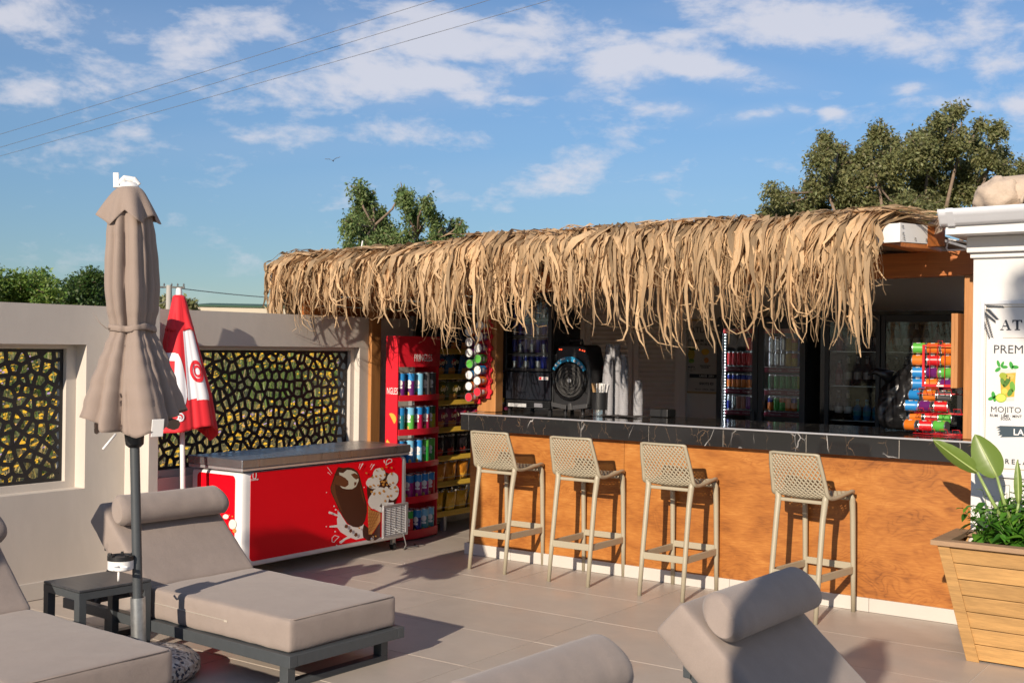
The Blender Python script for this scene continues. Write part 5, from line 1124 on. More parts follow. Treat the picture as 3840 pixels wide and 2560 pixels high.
for sx_ in (-1, 1):
    for k in range(3): MB().obox((cx_+sx_*.150, 7.797, cz_+.165+k*.016), (.022, 0, sx_*-.004), (0, .004, 0), (0, 0, .004)).build('port_slat', paint((.03, .03, .03), .5), t)
    MB().lathe([(.013, 0), (.020, .068)], 12, M=Matrix.Translation((cx_+sx_*.082, 7.86, CT))).build('foot', paint((.04, .04, .042)), t, angle=40)
    MB().obox((cx_+sx_*.10, 7.81, cz_-.205), (.07, 0, sx_*.010), (0, .03, 0), (0, 0, .018)).build('lower_trim', paint((.05, .05, .052), .4), t, bevel=.004)
MB().slab([(cx_-.02, 7.79, cz_-.235), (cx_+.02, 7.79, cz_-.235), (cx_+.012, 7.79, cz_-.18), (cx_-.012, 7.79, cz_-.18)], (0, 1, 0), .02).build('front_wedge', paint((.06, .06, .062)), t, bevel=.004)
MB().tube([(cx_-.06, 7.88, cz_+.28), (cx_-.055, 7.88, cz_+.32), (cx_+.055, 7.88, cz_+.32), (cx_+.06, 7.88, cz_+.28)], .012, 8).build('handle', black_pl, t, smooth=True)
# ------------------------------------------------------------------ cups, straws
cup = MB().lathe([(.026, 0), (.0375, .100), (.040, .100), (.040, .104), (.0365, .104), (.0250, .003), (0, .003)], 18, capt=False).mesh('cup', cupm, True)
cupstack = [(-4.742, 7.97, .575, 'tallest'), (-4.64, 7.985, .575, 'second tall'), (-4.655, 7.885, .50, 'middle'), (-4.545, 7.935, .50, 'wide set'), (-4.462, 8.02, .30, 'shortest')]
for (x, y, h, wd) in cupstack:
    n_ = int((h-.10)/.0135); M_ = Matrix.Rotation(R_(180), 4, 'X')
    for k in range(n_):
        o = place(cup, 'plastic_cup', (x+random.uniform(-.0006, .0006)+(.0012*k if wd == 'tallest' else 0), y, CT+.104+k*.0135), (R_(180), 0, k*.3)); T(o, 'clear plastic cup in the %s upturned stack on the counter' % wd, 'cup', 'clear cups stacked on the counter')
t = thing('straw_holder', 'black cylindrical straw holder with chrome foot on the counter', 'straw holder', (-4.700, 7.83, CT)); 
MB().lathe([(.062, 0), (.062, .048)], 28).build('foot_ring', chrome, t, angle=40); MB().lathe([(.063, .049), (.066, .185), (.060, .185), (.056, .06)], 28, capt=False).build('cup_body', black_pl, t, angle=40)
kr = paint((.42, .26, .12), .6); 
for k in range(26):
    a = random.uniform(0, 6.28); r_ = random.uniform(.005, .045); xx = r_*math.cos(a); yy = r_*math.sin(a); pw = k % 2 == 0 if xx < 0.005 else False
    o = MB().tube([(0, 0, 0), (0, 0, .20)], .0032 if pw else .0042, 6).build('drinking_straw', kr if xx < -.008 else white_p); o.location = (-4.700+xx, 7.83+yy, CT+.055); o.rotation_euler = (yy*-5, xx*5, 0)
    T(o, ('brown paper straw' if xx < -.008 else 'white wrapped straw')+' standing in the black straw holder', 'straw', 'straws in the holder')
o = MB().box(-4.36, -4.20, 8.02, 8.16, CT, CT+.062).build('till_printer', black_pl, bevel=.008); T(o, 'small black box lying on the counter beside the cups', 'box')
o = MB().grid(lambda u, v: (-4.82+u*.50, 7.74+v*.20, CT+.004+.012*max(0, noise.noise(V((u*5, v*4, 3))))+.006*math.sin(u*9)**2), 24, 10).build('dark_cloth', paint((.035, .028, .028), .9), smooth=True); T(o, 'dark folded cloth lying under the cup stacks', 'cloth')
# ------------------------------------------------------------------ louvred doors
for (a, b, lb) in ((-6.03, -5.50, 'white louvred door behind the speaker'), (-5.485, -4.985, 'white louvred door behind the cup stacks')):
    t = thing('louvred_door', lb, 'door', (0, 0, 0), group='white louvred doors')
    f = MB(); z0_, z1_ = .25, 1.985; f.box(a, a+.055, 9.755, 9.795, z0_, z1_); f.box(b-.055, b, 9.755, 9.795, z0_, z1_); f.box(a+.055, b-.055, 9.755, 9.795, z1_-.07, z1_); f.box(a+.055, b-.055, 9.755, 9.795, z0_, z0_+.08); f.build('door_frame', louvre_m, t, bevel=.003)
    n_ = 36
    for k in range(n_):
        z = z0_+.10+k*(z1_-z0_-.19)/(n_-1); MB().obox(((a+b)/2, 9.775, z), ((b-a)/2-.055, 0, 0), (0, .016, -.014), (0, .002, .0024)).build('slat', louvre_m, t)
f = MB().box(-6.09, -6.035, 9.75, 9.80, .2, 2.05); f.box(-4.98, -4.925, 9.75, 9.80, .2, 2.05); f.box(-6.035, -4.98, 9.75, 9.80, 1.99, 2.05); f.build('door_surround', louvre_m, br)
# ------------------------------------------------------------------ poster inside
def poster(name, label, plane, c00, c11, zoom, fr, paper):
    t = thing(name, label, 'poster', (0, 0, 0)); a = ony(zoom(*c00), plane); b = ony(zoom(*c11), plane); return t, a, b
t, a, b = poster('menu_poster', 'framed cocktail menu poster on the wall beside the red drinks cooler', 9.79, (348, 440), (735, 1072), R7, None, None)
paper = paint((.56, .53, .50), .5)
MB().box(a.x, b.x, 9.785, 9.797, b.z, a.z).build('poster_frame', paint((.50, .36, .18), .5), t); MB().box(a.x+.018, b.x-.018, 9.782, 9.786, b.z+.018, a.z-.018).build('poster_sheet', paper, t)
def ptxt(s_, px, py, sz, m_=ink, z=R7, pl=9.781, **k): p_ = ony(z(px, py), pl); return text('lettering', s_, sz, m_, t, p_, (1, 0, 0), (0, 0, 1), ext=.0004, **k)
ptxt('ATLANT', 540, 533, .075, sx=1.0); ptxt('PREMIUM COCKT', 530, 622, .038, bold=.0004); ptxt('FROM \u20ac8', 550, 652, .028, bold=.0003); ptxt('MOJITO', 432, 842, .020, bold=.0006); ptxt('ZAKYNTHOS', 546, 832, .018, bold=.0005); ptxt('DAIQUIRI', 546, 846, .018, bold=.0005); ptxt('RUM - LIME - MINT', 432, 862, .010); ptxt('SODA', 432, 874, .010)
p_ = ony(R7(548, 918), 9.7815); MB().box(p_.x-.16, p_.x+.17, 9.7808, 9.7816, p_.z-.018, p_.z+.018).build('print_band', ink, t); ptxt('LARGE  SERV', 560, 918, .026, white_ink, pl=9.7795, bold=.0006)
ptxt('SHOTS \u20ac3', 558, 982, .032, bold=.001); ptxt('RELAX - DRINK - ENJO', 545, 1030, .020)
for (px, py, c_, w_, h_) in ((432, 735, (.55, .42, .05), .035, .055), (548, 715, (.75, .45, .03), .04, .03), (557, 785, (.6, .2, .03), .025, .025), (432, 790, (.2, .35, .03), .03, .02), (440, 685, (.04, .16, .03), .04, .02)):
    p_ = ony(R7(px, py), 9.7813); MB().add([(p_.x+w_*math.cos(a_)*1.0, 9.7812, p_.z+h_*math.sin(a_)) for a_ in [k*.524 for k in range(12)]], [tuple(range(12))]).build('print_drink', paint(c_), t)
# ------------------------------------------------------------------ two-door red label drinks cooler
t = thing('drinks_cooler', 'tall grey two door drinks cooler with rows of coloured cans', 'cooler', (0, 0, 0))
x0, xm, x1, yF, yK = -4.352, -3.972, -3.555, 9.20, 9.76
b = MB(); b.box(x0, x0+.03, yF+.04, yK, .05, 1.94); b.box(x1-.03, x1, yF+.04, yK, .05, 1.94); b.box(x0+.03, x1-.03, yK-.02, yK, .05, 1.94); b.box(x0+.03, x1-.03, yF+.04, yK-.02, 1.86, 1.94); b.box(x0+.03, x1-.03, yF+.04, yK-.02, .05, .30); b.build('cabinet', dgrey, t)
MB().box(x0+.03, x1-.03, yF+.05, yF+.06, 1.80, 1.86).build('red_banner', RD, t)
for (a, b_) in ((x0, xm-.003), (xm+.003, x1)):
    d = MB(); e = .048; d.box(a, a+e, yF, yF+.035, .08, 1.93); d.box(b_-e, b_, yF, yF+.035, .08, 1.93); d.box(a+e, b_-e, yF, yF+.035, 1.84, 1.93); d.box(a+e, b_-e, yF, yF+.035, .08, .16); dd = d.build('door', dgrey, t, bevel=.003)
    MB().box(a+e, b_-e, yF+.012, yF+.016, .16, 1.84).build('pane', glass, dd)
    hx = b_-.03 if a == x0 else a+.03
    MB().box(hx-.02, hx+.02, yF-.03, yF-.001, .90, 1.14).build('handle', dgrey, dd, bevel=.004)
for xx_ in (x0+.033, xm+.014): MB().box(xx_, xx_+.006, yF+.042, yF+.046, .35, 1.83).build('added_glow_strip', mat('added_glow_strip', (1, 1, 1), .5, emit=(.85, .92, 1.0), emit_s=9.0), t)  # hidden glowing strips added behind the door frames to brighten the cans
for k in range(30): MB().box(x0+.055, x0+.061, yF+.047, yF+.051, 1.03+k*.026, 1.037+k*.026).build('led', led_m, t)
shz = [ony(KZ(450, y_), yF+.08).z for y_ in (690, 985, 1270)]+[.86]
rows = [[[RD]*6, [SV, SV, SV, YE, YE, DB]], [[OR]*6, [DG, GR, GR, GR, GR, YG]], [[DB, SV, PK, PK, PU, BK], [OR, LG, LG, OR, OR, GR]], [[YG, DG, PU, PU, PU, BK], [DB, DB, BL, BL, PU, BK]]]
cn = {id(RD): 'red', id(SV): 'silver', id(YE): 'yellow', id(DB): 'dark blue', id(OR): 'orange', id(DG): 'dark green', id(GR): 'green', id(YG): 'lime', id(PK): 'copper', id(PU): 'purple', id(BK): 'black', id(LG): 'bright green', id(BL): 'blue'}
c2map = {id(OR): DB, id(YE): OR, id(LG): OR, id(DB): SV}
for k, z_ in enumerate(shz):
    MB().box(x0+.031, x1-.031, yF+.07, yK-.03, z_-.008, z_-.002).build('shelf', galv, t)
    for (a, b_) in ((x0+.06, xm-.04), (xm+.04, x1-.04)):
        MB().box(a, b_, yF+.055, yF+.06, z_-.042, z_-.003).build('shelf_strip', paint((.20, .012, .035), .4), t)
        for q in (.28, .78): text('strip_lettering', 'Coca-Cola', .026, paint((.55, .45, .45)), t, (a+(b_-a)*q, yF+.0535, z_-.022), (1, 0, 0), (.12, 0, 1), ext=.0003)
    for di, (a, b_) in enumerate(((x0+.085, xm-.075), (xm+.085, x1-.075))):
        for i in range(6):
            c_ = rows[k][di][i]; two = 2 if (k == 0 and (di == 1 or i >= 4)) else 1
            for lv in range(two):
                for rr in range(2 if lv == 0 else 1):
                    o = can('drink', c_, c2map.get(id(c_), c_) if i % 2 == 0 or k == 1 else c_, (a+(b_-a)*i/5, yF+.10+rr*.07, z_+lv*.1285), (0, 0, i*1.3), 'drink_can', '%s drink can on the %s shelf behind the %s cooler door' % (cn[id(c_)], ['top', 'second', 'third', 'fourth'][k], ['LED lit', 'plain'][di]), 'drink can', 'drink cans in the tall cooler')
# ------------------------------------------------------------------ black bottle cooler
t = thing('bottle_cooler', 'wide black two door cooler with dark bottles and small blue drinks', 'cooler', (0, 0, 0))
x0, xm, x1, yF, yK = -3.44, -2.935, -2.31, 9.20, 9.76
b = MB(); b.box(x0, x0+.07, yF+.04, yK, .05, 1.98); b.box(x1-.03, x1, yF+.04, yK, .05, 1.98); b.box(x0+.07, x1-.03, yK-.02, yK, .05, 1.98); b.box(x0+.07, x1-.03, yF+.04, yK-.02, 1.88, 1.98); b.box(x0+.07, x1-.03, yF+.04, yK-.02, .05, .3); b.build('cabinet', black_gl, t)
for (a, b_) in ((x0+.05, xm-.003), (xm+.003, x1)):
    d = MB(); e = .035; d.box(a, a+e, yF, yF+.035, .08, 1.95); d.box(b_-e, b_, yF, yF+.035, .08, 1.95); d.box(a+e, b_-e, yF, yF+.035, 1.895, 1.95); d.box(a+e, b_-e, yF, yF+.035, .08, .16); dd = d.build('door', black_pl, t, bevel=.003)
    MB().box(a+e, b_-e, yF+.012, yF+.016, .16, 1.895).build('pane', glass, dd)
def bottle_mesh(cg, cl, ccap, h=.24, r=.031):
    return MB().lathe([(r, 0, 0), (r, h*.22, 1), (r, h*.45, 0), (r, h*.55, 0), (r*.42, h*.74, 1), (r*.40, h*.90, 2), (r*.45, h*.90, 2), (r*.45, h, 2), (0, h, 2)], 14).mesh('bottle', [cg, cl, ccap], True)
bt = bottle_mesh(paint((.015, .012, .010), .1), paint((.5, .45, .42)), silver); bt2 = bottle_mesh(paint((.02, .20, .42), .2), paint((.05, .30, .35)), paint((.02, .30, .62)), .17, .032); bt3 = bottle_mesh(paint((.28, .05, .07), .15), paint((.30, .08, .10)), silver, .20, .030)
for (z_, kind) in ((1.66, 0), (1.38, 0), (1.10, 1)):
    MB().box(x0+.071, x1-.031, yF+.06, yK-.03, z_-.008, z_-.003).build('shelf', galv, t)
    for i in range(12):
        xx = x0+.13+i*.078
        if kind == 0: o = place(bt if i % 5 else bt3, 'bottle', (xx, yF+.12, z_)); T(o, 'dark glass bottle on the %s shelf of the black cooler' % ('top' if z_ > 1.5 else 'middle'), 'bottle', 'bottles in the black cooler')
        else: o = place(bt if i < 2 else (bt2 if i < 7 else bt3), 'bottle', (xx, yF+.12, z_)); T(o, '%s small bottle on the lower shelf of the black cooler' % ('dark' if i < 2 else 'blue' if i < 7 else 'red'), 'bottle', 'bottles in the black cooler')
# ------------------------------------------------------------------ black bin bag
def bagf(u, v):
    th = 2*math.pi*u; zz_ = v; r = .185*(math.sin(math.pi*min(1, zz_*1.02)**.62)**.45 if 0 < zz_ < 1 else 0)
    fold_ = 1+.20*noise.noise(V((math.cos(th)*2.2, math.sin(th)*2.2, zz_*4)))+.12*noise.noise(V((math.cos(th)*5, math.sin(th)*5, zz_*9)))
    return (-2.40+r*fold_*math.cos(th)*.95+.06*zz_, 7.98+r*fold_*math.sin(th)*.9, CT+.002+.445*zz_*(1+.06*noise.noise(V((math.cos(th)*2, math.sin(th)*2, 8)))))
o = MB().grid(bagf, 72, 48, cu=True).build('bin_bag', bin_bag, smooth=True); T(o, 'crumpled black bin bag full of goods on the counter by the red wire rack', 'bag')
MB().tube([(-2.45, 7.93, CT+.36), (-2.55, 7.90, CT+.40), (-2.60, 7.89, CT+.375)], [.05, .022, .008], 10).build('bag_ear', bin_bag, o, smooth=True)
# ------------------------------------------------------------------ red wire rack with small tins
t = thing('wire_rack', 'red wire can rack stacked with small crisp tins at the counter end', 'rack', (0, 0, 0)); wm = paint((.55, .012, .02), .35)
RZ = Zm(3360, 1200, 340/1159)
def rowpos(px, py, yy): return ony(RZ(px, py), yy)+V((.03, 0, 0))
ry = {}
rws = [((410, 360), 7.86, [LG, OR, OR], .060), ((405, 515), 7.86, [OR, RD, OR], .060), ((400, 670), 7.85, [BL, PU, LG], .060), ((395, 815), 7.84, [BL, OR, PU], .060), ((360, 960), 7.82, [BL, OR, GY], .060), ((310, 1095), 7.76, [BL, PU, RD], .06), ((375, 1240), 7.82, [OR, RD, LG], .06), ((300, 1345), 7.74, [OR, RD, LG], .06)]
wd_ = {id(LG): 'green', id(OR): 'orange', id(RD): 'red', id(BL): 'blue', id(PU): 'purple', id(GY): 'grey'}
for ri, (p_, yy, cols, _) in enumerate(rws):
    c = rowpos(*p_, yy)
    for i, c_ in enumerate(cols):
        if ri == 7: c.z = max(c.z, CT+.042)
        can('tin', c_, c_, (c.x-.040+i*.0915, yy+i*.006, c.z-.0+0), (R_(random.uniform(160, 200)), R_(90), 0), 'crisp_tin', '%s small crisp tin lying in row %s of the red wire rack' % (wd_[id(c_)], ['one', 'two', 'three', 'four', 'five', 'six', 'seven', 'eight'][ri]), 'crisp tin', 'small crisp tins in the wire rack', paint((.10, .06, .06), .3))
for (px, py, yy) in ((715, 245, 7.86), (715, 330, 7.87)):
    c = rowpos(px, py, yy); can('tin', OR, OR, (c.x-.02, yy, c.z), (0, R_(90), 0), 'crisp_tin', 'orange small crisp tin heaped on top of the red wire rack', 'crisp tin', 'small crisp tins in the wire rack')
a = rowpos(280, 320, 7.80); b = rowpos(765, 860, 7.80); xl, xr, zt_, zb_ = a.x, a.x+.285, a.z, rowpos(280, 835, 7.80).z
def wire(name, pts, r_=.0022, **k): return MB().tube(pts, r_, 5).build(name, wm, t, smooth=True)
MB().box(xl, xl+.016, 7.795, 7.80, zb_, zt_).build('side_strip', wm, t); MB().box(xl, xr, 7.794, 7.799, zb_-.006, zb_+.012).build('front_strip', wm, t); MB().box(xl, xr, 7.794, 7.799, zt_-.004, zt_+.004).build('top_strip', wm, t)
for k in range(1, 6): x = xl+k*.048; wire('wire', [(x, 7.797, zb_), (x, 7.797, zt_)])
wire('wire', [(xl+.10, 7.80, zt_), (xl+.10, 7.80, zt_+.03), (xl+.128, 7.80, zt_+.03), (xl+.128, 7.80, zt_)])
for (z_, yy, n_) in ((rowpos(300, 935, 7.76).z, 7.76, 5), (rowpos(300, 1185, 7.70).z, 7.70, 4), (CT+.006, 7.68, 4)):
    wire('wire', [(xl-.02, yy, z_), (xr+.04, yy, z_)], .003); wire('wire', [(xl-.02, yy+.10, z_), (xr+.04, yy+.10, z_)], .003); wire('wire', [(xl-.02, yy, z_), (xl-.02, yy+.10, z_)]); wire('wire', [(xr+.04, yy, z_), (xr+.04, yy+.12, z_+.07)])
    for k in range(n_): x = xl+.0+k*.078; wire('wire', [(x, yy+.10, z_), (x, yy, z_), (x-.004, yy-.012, z_+.034), (x+.04, yy-.012, z_+.034), (x+.045, yy, z_)])
for x in (xl-.015, xr+.03): wire('wire', [(x, 7.93, CT), (x, 7.93, zt_)], .003)
MB().box(xl+.095, xl+.14, 7.790, 7.7935, zb_-.002, zb_+.008).build('name_tag', white_p, t)
# hinged board beside the post
o = MB().box(-1.905, -1.885, 7.40, 7.62, 1.44, 1.90); o.box(-1.925, -1.905, 7.40, 7.415, 1.44, 1.90); o = o.build('hinged_board', timber_v, pg, bevel=.002)
# ------------------------------------------------------------------ white corner building: pillar, mouldings, gutter, roof tiles
t = thing('white_building', 'white plastered building corner with moulded gutter and clay roof tiles', 'building', (0, 0, 0))
MB().box(-1.738, 1.6, 7.15, 9.78, 0, 2.30).build('wall', plaster_w, t, bevel=.004)
MB().box(-1.752, 1.6, 7.125, 9.7, 2.215, 2.245).build('moulding', plaster_w, t, bevel=.006); MB().box(-1.765, 1.6, 7.095, 9.7, 2.246, 2.34).build('moulding', plaster_w, t, bevel=.006)
MB().box(-1.84, 1.6, 6.93, 7.45, 2.342, 2.402).build('soffit', plaster_w, t)
gp = [(6.86, 2.480), (6.845, 2.480), (6.842, 2.462), (6.855, 2.440), (6.875, 2.425), (6.885, 2.405), (6.905, 2.392), (6.965, 2.390), (6.965, 2.400), (6.91, 2.402), (6.895, 2.412), (6.885, 2.434), (6.865, 2.452), (6.853, 2.465)]
gt = MB(); k = len(gp); gt.add([(-1.86, y, z) for y, z in gp]+[(1.6, y, z+.035) for y, z in gp], [tuple(range(k)), tuple(reversed(range(k, 2*k)))]+[(i, (i+1) % k, k+(i+1) % k, k+i) for i in range(k)]); g2 = gt.build('gutter', gutter_m, t, angle=50)
MB().slab([(-1.862, 6.845, 2.482), (-1.862, 6.842, 2.462), (-1.862, 6.875, 2.425), (-1.862, 6.905, 2.390), (-1.862, 7.0, 2.388), (-1.862, 7.0, 2.47)], (-1, 0, 0), .004).build('gutter_end', gutter_m, g2)
for x in (-1.80, -1.33): MB().slab([(x-.02, 6.843, 2.484), (x-.02, 6.838, 2.462), (x-.02, 6.872, 2.421), (x-.02, 6.902, 2.387)]+[(x-.02, 6.905, 2.391), (x-.02, 6.878, 2.427), (x-.02, 6.842, 2.464)], (1, 0, 0), .04).build('gutter_joint', gutter_m, g2)
MB().slab([(-1.86, 6.92, 2.36), (-1.86, 6.99, 2.47), (-2.03, 7.25, 2.45), (-2.03, 7.25, 2.36)], (0, 1, 0), .01).build('flashing', clay, t)
def lump(u, v):
    th = 2*math.pi*u; ph = math.pi*v; d = V((math.sin(ph)*math.cos(th), math.sin(ph)*math.sin(th), math.cos(ph))); r = 1+.18*noise.noise(d*2.1)+.07*noise.noise(d*7)
    return (-1.57+.145*d.x*r, 7.06+.13*d.y*r, 2.555+.115*d.z*r)
MB().grid(lump, 40, 24, cu=True).build('mortar_cap', clay, t, smooth=True)
def ridge(u, v):
    a = math.pi*1.15*u-.23; x = -1.60+v*3.0; return (x, 7.12-.14*math.cos(a), 2.555+.045*v*2+.125*math.sin(a)+.004*noise.noise(V((x*6, a*3, 0))))
MB().grid(ridge, 16, 40).build('ridge_tile', clay, t, smooth=True)
MB().grid(lambda u, v: (-1.62+3*u, 6.99+.22*v, 2.49+.10*v+.02*noise.noise(V((u*30, v*4, 0)))), 60, 8).build('mortar_bed', clay, t, smooth=True)
for k in range(6):
    xc = -1.335+k*.27
    def bar(u, v):
        a = math.pi*u; return (xc+.085*math.cos(a)*(1+.1*v), 6.90+.30*v, 2.495+k*.003+.075*math.sin(a)+.07*v)
    o = MB().grid(bar, 14, 6).build('barrel_tile', clay, t, smooth=True); so = o.modifiers.new('t', 'SOLIDIFY'); so.thickness = .014
MB().box(-1.65, 1.6, 6.98, 7.3, 2.44, 2.50).build('tile_bed', clay, t)
MB().tube([ony(Q3(1020, 970), 7.25), ony(Q3(740, 985), 7.30), ony(Q3(722, 960), 7.30), ony(Q3(745, 860), 7.30), ony(Q3(870, 885), 7.28), ony(Q3(1010, 910), 7.2)], .006, 6).build('cable', white_pl, t, smooth=True)
# ------------------------------------------------------------------ poster on the pillar
t = thing('cocktail_poster', 'large framed cocktail poster with mojito on the white pillar', 'poster', (0, 0, 0)); PY = 7.138
a = ony(CZ(330, 65), PY); xl, zt_ = a.x, a.z; zb_ = ony(Q2(1690, 350), PY).z; xr = xl+.80
f = MB(); e = .022; f.box(xl, xl+e, PY-.012, PY+.012, zb_, zt_); f.box(xr-e, xr, PY-.012, PY+.012, zb_, zt_); f.box(xl+e, xr-e, PY-.012, PY+.012, zt_-e, zt_); f.box(xl+e, xr-e, PY-.012, PY+.012, zb_, zb_+e); f.build('poster_frame', gutter_m, t, bevel=.003)
MB().box(xl+e, xr-e, PY, PY+.010, zb_+e, zt_-e).build('poster_sheet', mat('poster_paper', (.66, .65, .64), .4), t)
PP = PY-.0012
def dec(name, pts, m_, lay=0, z=CZ):
    P3 = [ony(z(*p), PP-.0004*lay) for p in pts]; ar = sum(P3[i].x*P3[(i+1) % len(P3)].z-P3[(i+1) % len(P3)].x*P3[i].z for i in range(len(P3)))
    if ar < 0: P3.reverse()
    return MB().add(P3, [tuple(range(len(P3)))]).build(name, m_, t)
gl_ = ony(CZ(378, 120), PP); gz_ = gl_.z; gb_ = zb_+.05
for (x0_, x1_, z0_, z1_) in ((gl_.x-.0015, gl_.x+.0015, gb_, gz_), (gl_.x+.0016, xr-.06, gz_-.003, gz_), (gl_.x+.0016, xr-.06, gb_, gb_+.003)): MB().box(x0_, x1_, PP-.0004, PP, z0_, z1_).build('gold_line', gold_ink, t)
dec('letter', [(500, 328), (500, 320), (512, 318), (545, 236), (558, 236), (590, 318), (600, 320), (600, 328), (556, 328), (556, 320), (568, 318), (560, 296), (525, 296), (518, 318), (532, 320), (532, 328)], ink); dec('letter_counter', [(529, 286), (556, 286), (543, 250)], MATS['poster_paper'], 1)
dec('letter', [(610, 236), (696, 236), (698, 262), (690, 262), (684, 246), (664, 246), (664, 318), (678, 320), (678, 328), (630, 328), (630, 320), (642, 318), (642, 246), (622, 246), (616, 262), (608, 262)], ink)
p_ = ony(CZ(720, 290), PP); text('lettering', 'LANT', .095, ink, t, (p_.x, PP, p_.z), (1, 0, 0), (0, 0, 1), align='LEFT', bold=.001)
p_ = ony(CZ(525, 393), PP); MB().box(p_.x, p_.x+.30, PP-.0004, PP, p_.z-.002, p_.z).build('gold_line', gold_ink, t)
def lt(s_, px, py, sz, m_=ink, **k): p_ = ony(CZ(px, py), PP-.0004); return text('lettering', s_, sz, m_, t, (p_.x, PP-.0006, p_.z), (1, 0, 0), (0, 0, 1), ext=.0003, **k)
lt('PREMIUM COCKT', 438, 500, .070, align='LEFT'); lt('MOJITO', 551, 1038, .048); lt('RUM \u00b7 LIME \u00b7 MINT', 550, 1092, .0215, bold=.0004); lt('SODA', 549, 1118, .0205, bold=.0004)
dec('brush_band', [(462, 1195), (500, 1178), (900, 1190), (900, 1275), (500, 1280), (520, 1262), (482, 1262), (500, 1245), (478, 1240), (505, 1222), (470, 1215), (500, 1203)], paint((.03, .055, .075), .5)); lt('LARGE  SERV', 616, 1236, .050, white_ink, align='LEFT', bold=.0007)
lt('R E L A X', 542, 1496, .040, align='LEFT', bold=.0008)
# mojito picture
gt_ = paint((.50, .42, .10), .3); dec('glass_print', [(495, 680), (645, 672), (625, 955), (510, 960)], paint((.55, .56, .50)), 0); dec('drink_print', [(500, 715), (640, 705), (626, 920), (508, 928)], paint((.52, .36, .04)), 1)
for (x_, y_, r1, r2, ro, c_) in ((530, 735, 38, 30, .4, (.30, .36, .03)), (590, 740, 35, 26, 0, (.60, .42, .10)), (560, 790, 22, 55, .6, (.06, .16, .02)), (610, 830, 24, 48, -.2, (.14, .34, .04)), (590, 880, 22, 40, .5, (.08, .22, .03)), (540, 870, 28, 26, 0, (.66, .52, .08)), (525, 790, 20, 40, -.4, (.10, .22, .03))): dec('drink_print', blob(x_, y_, r1, r2, 14, ro, .1, x_), paint(c_), 2)
for (x_, y_, r1, r2, ro) in ((485, 625, 14, 32, -.3), (520, 630, 12, 28, .5), (480, 678, 30, 16, -.6), (540, 655, 30, 14, 0), (600, 640, 18, 36, -.3), (635, 655, 32, 16, .1), (440, 905, 18, 34, -.2), (420, 935, 30, 16, -.3), (455, 935, 16, 30, .2)): dec('mint_print', blob(x_, y_, r1, r2, 10, ro), paint((.04, .30, .04)), 3)
dec('lime_print', blob(508, 930, 50, 40, 20), paint((.30, .42, .03)), 4); dec('lime_print', blob(508, 930, 42, 33, 20), paint((.55, .60, .10)), 5)
for (ox_, oy_, an, ln, wl) in ((342, 95, 4, 190, 52), (342, 130, 42, 165, 62), (345, 170, 72, 240, 56)):
    for k in range(12):
        s_ = ln*(.12+.86*k/12); bx_, by_ = ox_+s_*math.cos(R_(an)), oy_+s_*math.sin(R_(an))
        for sg in (-1, 1):
            aa = R_(an+sg*42); l_ = wl*(1-.35*k/12); ex_, ey_ = bx_+l_*math.cos(aa), by_+l_*math.sin(aa); nx_, ny_ = -math.sin(aa)*6.0, math.cos(aa)*6.0
            if ex_ < 344 or ey_ < 90: continue
            dec('palm_print', [(bx_, by_), ((bx_+ex_)/2+nx_, (by_+ey_)/2+ny_), (ex_, ey_), ((bx_+ex_)/2-nx_, (by_+ey_)/2-ny_)], ink, 1+(k % 3))
# ------------------------------------------------------------------ planter and plants
t = thing('wooden_planter', 'tapered cedar planter box with mitred rim by the white pillar', 'planter', (0, 0, 0))
zt_ = .640; tx0, tx1, ty0, ty1 = -1.745, -.75, 6.505, 6.965; bx0, bx1, by0, by1 = -1.596, -.90, 6.545, 6.925
def lerp(a, b, k): return a+(b-a)*k
n_ = 7
for k in range(n_):
    k0, k1 = k/n_, (k+1)/n_-.006; z0_, z1_ = .01+k0*.60, .01+k1*.60
    q = lambda kk: (lerp(bx0, tx0, kk), lerp(bx1, tx1, kk), lerp(by0, ty0, kk), lerp(by1, ty1, kk))
    A_, B_ = q(k0), q(k1)
    for side in range(4):
        if side == 0: c4 = [(A_[0], A_[2], z0_), (A_[1], A_[2], z0_), (B_[1], B_[2], z1_), (B_[0], B_[2], z1_)]; nr = (0, 1, 0)
        elif side == 1: c4 = [(A_[0], A_[3], z0_), (A_[0], A_[2], z0_), (B_[0], B_[2], z1_), (B_[0], B_[3], z1_)]; nr = (1, 0, 0)
        elif side == 2: c4 = [(A_[1], A_[3], z0_), (A_[0], A_[3], z0_), (B_[0], B_[3], z1_), (B_[1], B_[3], z1_)]; nr = (0, -1, 0)
        else: c4 = [(A_[1], A_[2], z0_), (A_[1], A_[3], z0_), (B_[1], B_[3], z1_), (B_[1], B_[2], z1_)]; nr = (-1, 0, 0)
        MB().slab(list(reversed(c4)), nr, .016).build('board', timber_l, t, bevel=.0025)
cpost = MB().slab([(bx0-.004, by0-.012, .0), (bx0+.062, by0-.012, .0), (tx0+.058, ty0-.012, .612), (tx0-.004, ty0-.012, .612)][::-1], (0, 1, 0), .011); cpost.build('corner_trim', timber_l, t, bevel=.002)
rw = .085; ox0, ox1, oy0, oy1 = tx0-.035, tx1+.035, ty0-.035, ty1+.035
for P_ in ([(ox0, oy0), (ox1, oy0), (ox1-rw, oy0+rw), (ox0+rw, oy0+rw)], [(ox0, oy1), (ox0, oy0), (ox0+rw, oy0+rw), (ox0+rw, oy1-rw)], [(ox1, oy1), (ox0, oy1), (ox0+rw, oy1-rw), (ox1-rw, oy1-rw)], [(ox1, oy0), (ox1, oy1), (ox1-rw, oy1-rw), (ox1-rw, oy0+rw)]):
    MB().slab([(x, y, .613) for x, y in P_], (0, 0, 1), .027).build('rim_board', timber_w, t, bevel=.002)
o = MB().box(tx0+.02, tx1-.02, ty0+.02, ty1-.02, .50, .575).build('soil', soil_m, t)
rp = random.Random(9)
